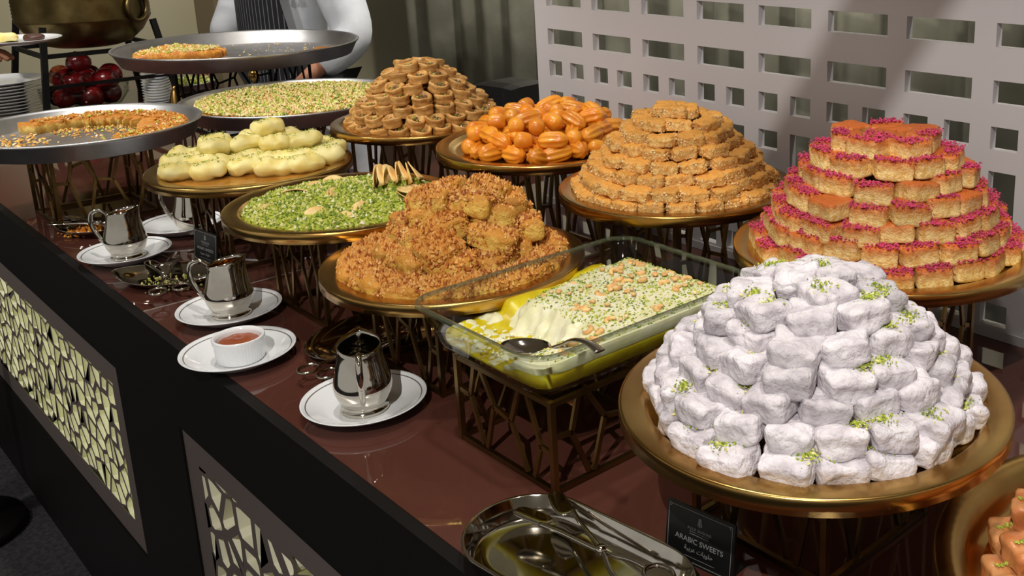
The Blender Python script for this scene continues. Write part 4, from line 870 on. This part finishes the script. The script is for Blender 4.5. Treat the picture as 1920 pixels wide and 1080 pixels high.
# apples in a glass bowl
AX, AY = -3.91, .985
bw = ob('glass_bowl', recalc(mk('glass_bowl', lathe([(0, 0), (.08, 0), (.110, .010), (.130, .045), (.136, .085), (.138, .086), (.134, .045), (.112, .014), (.08, .005), (0, .005)], 64), M['glass'])), None, (AX, AY, TT)); tag(bw, 'clear glass bowl heaped with red apples under the cauldron', 'bowl')
def apple():
    prof = [(0, .012), (.006, .009), (.014, .003), (.020, .0), (.030, .006), (.0365, .020), (.038, .034), (.035, .048), (.027, .060), (.016, .065), (.007, .062), (.0, .056)]
    v, f = lathe(prof, 32); return [(p[0] * (1 + .03 * cos(5 * atan2(p[1], p[0])) * (1 - p[2] / .07)), p[1] * (1 + .03 * cos(5 * atan2(p[1], p[0])) * (1 - p[2] / .07)), p[2] - .033) for p in v], f
am = [recalc(mk('apple', apple(), M['apple'])), recalc(mk('apple', apple(), M['applebi']))]; stm = mk('stem', tube([(0, 0, .022), (.001, .001, .03), (.003, .002, .04)], .0012, 6), M['stem'])
AP = [(.0, .0, .041), (.072, .0, .046), (-.072, .01, .046), (.03, .068, .046), (-.035, .065, .046), (.035, -.068, .046), (-.04, -.066, .046), (.036, .0, .104), (-.036, .03, .102), (0, -.052, .104), (.080, -.050, .100), (.075, .052, .098), (-.085, -.04, .102), (.01, .085, .104), (.03, -.01, .158)]
LA = ['in the middle of the bottom', 'at the right of the bottom', 'at the left of the bottom', 'at the back right of the bottom', 'at the back left of the bottom', 'at the front right of the bottom', 'at the front left of the bottom', 'in the middle of the second layer', 'left of middle in the second layer', 'at the front of the second layer', 'at the right front of the second layer', 'at the right back of the second layer', 'at the left front of the second layer', 'at the back of the second layer', 'topmost of the heap']
for i, (a, b, c) in enumerate(AP):
    bi = i == 12; o = ob('apple', am[1 if bi else 0], None, (AX + a, AY + b, TT + c), (rnd.uniform(-.6, .6) + (1.2 if bi else 0), rnd.uniform(-.6, .6), rnd.uniform(0, 6))); ob('stem', stm, o)
    tag(o, ('yellow and red apple ' if bi else 'dark red apple ') + LA[i] + ' in the glass bowl', 'apple', 'apples in the glass bowl')
# tray of green food and gilt cone behind the raised pan
o = tray(-3.98, 1.33, .035, .12, 'small silver tray of green sweets under the raised pan', pan_prof(.12, .02), M['steel'], 'silver_pan', 'pan', PG, 48); 
g, mi = granules(700, lambda r: (*disk(.105, r), .002 + r.uniform(0, .022)), .006, .014, 51, 3, (2, 1, 2), .6); o = ob('green_sweets', mk('green_sweets', g, [M['pist'], M['pistd'], M['pistp']], False, mi), None, (-3.98, 1.33, TT + .016)); tag(o, 'heap of chopped green sweets on the small silver tray', 'sweets', None, 'stuff')
o = ob('gilt_cone', recalc(mk('gilt_cone', lathe([(0, 0), (.030, 0), (.028, .010), (.020, .035), (.012, .062), (.008, .07), (.009, .076), (0, .08)], 32), M['brass'])), None, (-3.62, 1.18, TT)); tag(o, 'small gilt cone standing behind the pistachio kunafa pan', 'ornament')
kb = empty('lidded_tureen', (-3.55, 1.42, TT), 0, 'low steel tureen with a round knob, behind the pistachio kunafa pan', 'tureen'); ob('body', recalc(mk('body', lathe([(0, 0), (.05, 0), (.062, .02), (.064, .04), (.05, .055), (.02, .064), (0, .065)], 40), M['steel'])), kb); ob('knob', recalc(mk('knob', lathe([(0, .062), (.008, .064), (.007, .072), (.016, .082), (.020, .092), (.016, .104), (0, .110)], 28), M['brass'])), kb)
# dark box behind the nests
bb = empty('black_box', (-2.46, 1.72, 0), radians(8), 'black equipment box on a stand behind the pastry nests', 'box'); ob('housing', mk('housing', blob(.17, .16, .30, 4, 14, 0, 1), M['blackmetal'], False), bb, (0, 0, .752)); ob('post', mk('post', lathe([(0, 0), (.14, 0), (.14, .02), (.025, .03), (.022, .752), (0, .752)], 28), M['blackmetal']), bb)
# round black bin on the floor at the left front
bn = empty('post_base', (-2.98, .30, 0), 0, 'black round base standing on the carpet before the counter', 'base')
# ------------------------------------------------------------------ people
def skin(name, J, E, mats, root=0, sub=2, parent=None, loc=(0, 0, 0), rz=0):
    me = bpy.data.meshes.new(name); me.from_pydata([j[:3] for j in J], E, []); o = bpy.data.objects.new(name, me); COL.objects.link(o)
    o.modifiers.new('skin', 'SKIN').use_smooth_shade = True; s = o.modifiers.new('sub', 'SUBSURF'); s.levels = sub; s.render_levels = sub
    for i, j in enumerate(J): d = me.skin_vertices[0].data[i]; d.radius = (j[3], j[4] if len(j) > 4 else j[3]); d.use_root = (i == root)
    bpy.context.view_layer.update(); nm_ = bpy.data.meshes.new_from_object(o.evaluated_get(bpy.context.evaluated_depsgraph_get())); bpy.data.objects.remove(o); nm_.name = name
    nm_.materials.clear(); nm_.materials.append(mats)
    for p in nm_.polygons: p.use_smooth = True
    return ob(name, nm_, parent, loc, (0, 0, rz))
def head(parent, z, m, hm, capm=None):
    v, f = [], []; n, k_ = 28, 20
    for i in range(k_ + 1):
        t = pi * i / k_
        for k in range(n):
            a = 2 * pi * k / n; px, py, pz = .076 * sin(t) * cos(a), .096 * sin(t) * sin(a), .118 * cos(t)
            if pz < -.02: px *= 1 + pz * 2.2; py *= 1 + pz * .8
            nose = math.exp(-(px / .014) ** 2 - ((pz + .012) / .026) ** 2) * .024 if py < -.03 else 0
            eye = (math.exp(-((abs(px) - .030) / .014) ** 2 - ((pz - .010) / .010) ** 2)) * .008 if py < -.03 else 0
            mouth = math.exp(-(px / .024) ** 2 - ((pz + .058) / .006) ** 2) * .004 if py < -.03 else 0
            ear = math.exp(-(py / .02) ** 2 - (pz / .028) ** 2) * .014; v.append((px + (ear if px > .05 else -ear if px < -.05 else 0), py - nose + eye + mouth, pz))
    for i in range(k_):
        for k in range(n): f.append((i * n + k, (i + 1) * n + k, (i + 1) * n + (k + 1) % n, i * n + (k + 1) % n))
    h = ob('head', mk('head', (v, f), m), parent, (0, -.02, z)); 
    hv = [(p[0] * 1.05, p[1] * 1.05 + .006, p[2] * 1.05) for p in v]; hf = [q for q in f if all(hv[i][2] > .05 or (hv[i][1] > .01 and hv[i][2] > -.05) for i in q)]
    ob('hair', mk('hair', (hv, hf), hm), parent, (0, -.02, z)); return h
def person(x, y, rz, lab, top, legs, arms, capz=1.62):
    t = empty('person', (x, y, 0), rz, lab, 'person'); L_, R_ = arms
    J = [(0, 0, .96, .145, .105), (0, 0, 1.12, .135, .10), (0, .005, 1.30, .155, .11), (0, .01, 1.42, .13, .085), (0, .0, 1.50, .055), (0, -.01, 1.58, .052)]
    E = [(0, 1), (1, 2), (2, 3), (3, 4), (4, 5)]
    def chain(par, pts):
        p = par
        for q in pts: J.append(q); E.append((p, len(J) - 1)); p = len(J) - 1
        return p
    for s, A in ((1, L_), (-1, R_)):
        w = chain(3, [(s * .19, .01, 1.42, .058), (*A[0], .045), (*A[1], .030)]); d = (Vector(A[1]) - Vector(A[0])).normalized(); pz = Vector(A[1]); sd = d.cross(Vector((0, 0, 1)));
        sd = sd.normalized() if sd.length > .05 else Vector((1, 0, 0)); pa = pz + d * .05; J.append((*pa, .034, .018)); E.append((w, len(J) - 1)); pi_ = len(J) - 1
        for k, (o_, ln) in enumerate(((-.027, .070), (-.009, .080), (.009, .076), (.027, .060))):
            chain(pi_, [(*(pa + d * .035 + sd * o_), .0095), (*(pa + d * (.035 + ln * .5) + sd * o_ + Vector((0, 0, -.008))), .0088), (*(pa + d * (.035 + ln * .85) + sd * o_ + Vector((0, 0, -.03))), .0075)])
        chain(pi_, [(*(pa + sd * (-s * .030) + d * .005), .0105), (*(pa + sd * (-s * .046) + d * .03), .0095)])
    for s in (1, -1): chain(0, [(s * .095, 0, .86, .092), (s * .10, -.01, .50, .060), (s * .10, .01, .09, .042), (s * .105, -.10, .045, .036, .03)])
    skin('body', J, E, M['skin'], 0, 2, t)
    JJ = [(0, 0, .80, .19, .14), (0, 0, .98, .175, .135), (0, 0, 1.12, .165, .13), (0, .005, 1.30, .185, .14), (0, .01, 1.43, .155, .105), (0, .005, 1.485, .075)]; EE = [(0, 1), (1, 2), (2, 3), (3, 4), (4, 5)]
    for s, A in ((1, L_), (-1, R_)):
        n0 = len(JJ); a, b = Vector(A[0]), Vector(A[1]); m_ = a.lerp(b, .85); JJ += [(s * .195, .01, 1.40, .095), (*a, .088), (*m_, .060)]; EE += [(4, n0), (n0, n0 + 1), (n0 + 1, n0 + 2)]
    skin('jacket', JJ, EE, top, 0, 2, t)
    JL = [(0, 0, .92, .155, .125)]; EL = []
    for s in (1, -1): n0 = len(JL); JL += [(s * .098, 0, .84, .105), (s * .10, -.005, .5, .078), (s * .10, .01, .10, .066)]; EL += [(0, n0), (n0, n0 + 1), (n0 + 1, n0 + 2)]
    skin('trousers', JL, EL, legs, 0, 2, t)
    for s in (1, -1): ob('shoe', mk('shoe', blob(.095, .27, .085, 6, 3, 0, 1), M['black']), t, (s * .105, -.06, 0))
    head(t, 1.69, M['skin'], M['hair']); return t
# chef: own front is -y
CHX, CHY = -3.99, 1.78
chf = person(CHX, CHY, radians(12), 'person in a white jacket and dark pinstripe apron behind the counter', M['jacket'], M['darkcloth'], (((.37, -.01, 1.07), (.33, -.20, .955)), ((-.27, -.05, 1.16), (-.20, -.22, 1.02))))
def apron():
    v, f = [], []; nu, nz = 20, 16
    for lay_ in (0, .004):
        for j in range(nz + 1):
            z = .55 + (1.30 - .55) * j / nz; wd = .17 if z < 1.02 else .17 - (.17 - .125) * (z - 1.02) / .28
            for i in range(nu + 1):
                a = -1 + 2 * i / nu; px = wd * a; rx, ry = (.225, .182) ; py = -ry * sqrt(max(0, 1 - (px / rx) ** 2)) - .012 - lay_; zz = z - (.025 * (1 - a * a) if j == nz else 0); v.append((px, py, zz))
    B = (nu + 1) * (nz + 1)
    for j in range(nz):
        for i in range(nu): a = j * (nu + 1) + i; f += [(a, a + nu + 1, a + nu + 2, a + 1), (B + a, B + a + 1, B + a + nu + 2, B + a + nu + 1)]
    for j in range(nz):
        for i in (0, nu): a = j * (nu + 1) + i; f.append((a, a + nu + 1, B + a + nu + 1, B + a))
    for i in range(nu):
        for j in (0, nz): a = j * (nu + 1) + i; f.append((a, a + 1, B + a + 1, B + a))
    return v, f
ob('apron', recalc(mk('apron', apron(), M['pinstripe'])), chf)
for s in (1, -1): ob('apron_strap', mk('apron_strap', tube(spline([(s * .118, -.165, 1.30), (s * .112, -.15, 1.40), (s * .09, -.08, 1.50), (s * .05, .05, 1.52)], 6), .011, 6), M['pinstripe']), chf)
em = ob('tree_emblem', mk('tree_emblem', join(tube([(0, 0, 0), (0, 0, .035)], .0015, 5), *[tube(spline([(0, 0, .008 + .005 * k), (s * (.012 - .0016 * k), 0, .012 + .005 * k), (s * (.008 - .001 * k), 0, .018 + .005 * k)], 3), .0018, 5) for k in range(5) for s in (1, -1)]), M['darkcloth']), chf, (.150, -.150, 1.225), (0, 0, .6))
# guest whose hand holds a plate
gst = person(-3.45, .08, radians(180), 'person in a dark jacket at the left edge, holding out a plate', M['darkcloth'], M['darkcloth'], (((.27, -.27, 1.15), (.105, -.50, 1.160)), ((-.28, -.05, 1.14), (-.22, -.20, .95))))
gp = ob('held_plate', plate_me, None, (-3.525, .735, 1.175), (0, 0, 0)); gp.scale = (.86, .86, 1); tag(gp, 'white plate of food held out in the hand at far left', 'plate')
fd = ob('cream_portion', mk('cream_portion', blob(.085, .06, .030, 7, 2.6, .008, 30, 77), M['cheese']), None, (-3.545, .71, 1.179)); tag(fd, 'pale yellow helping on the plate held at far left', 'food')
fd = ob('meat_portion', mk('meat_portion', blob(.07, .05, .024, 7, 2.6, .006, 30, 78), mat('brown_meat', S(70, 40, 30), .5)), None, (-3.50, .775, 1.179)); tag(fd, 'dark brown helping on the plate held at far left', 'food')
ob('disc', mk('disc', lathe([(0, 0), (.145, 0), (.15, .012), (.145, .025), (.06, .038), (.045, .06), (0, .06)], 48), M['blackmetal']), bn)
ob('column', mk('column', lathe([(0, .06), (.034, .06), (.034, .62), (.03, .63), (0, .63)], 24), M['blackmetal']), bn)

# black boom added out of frame to cast a slanted shadow on the screen
bl = empty('shadow_boom', (-.10, .40, 2.38), 0, 'slanted black boom added out of view to throw a shadow across the screen', 'shadow caster')
def onray(px, pz, t): a = Vector((.35, -.9, 2.95)); b = Vector((px, 1.33, pz)); return a.lerp(b, t) - Vector((-.10, .40, 2.38))
ob('arm', mk('arm', beam(onray(-.66, 1.75, .33), onray(-1.12, 1.02, .36), .052, .052, (0, 1, 0)), M['blackmetal'], False), bl)
ob('rod', mk('rod', tube([onray(-.66, 1.75, .33), Vector((.12, .02, .72))], .012, 8), M['blackmetal']), bl)
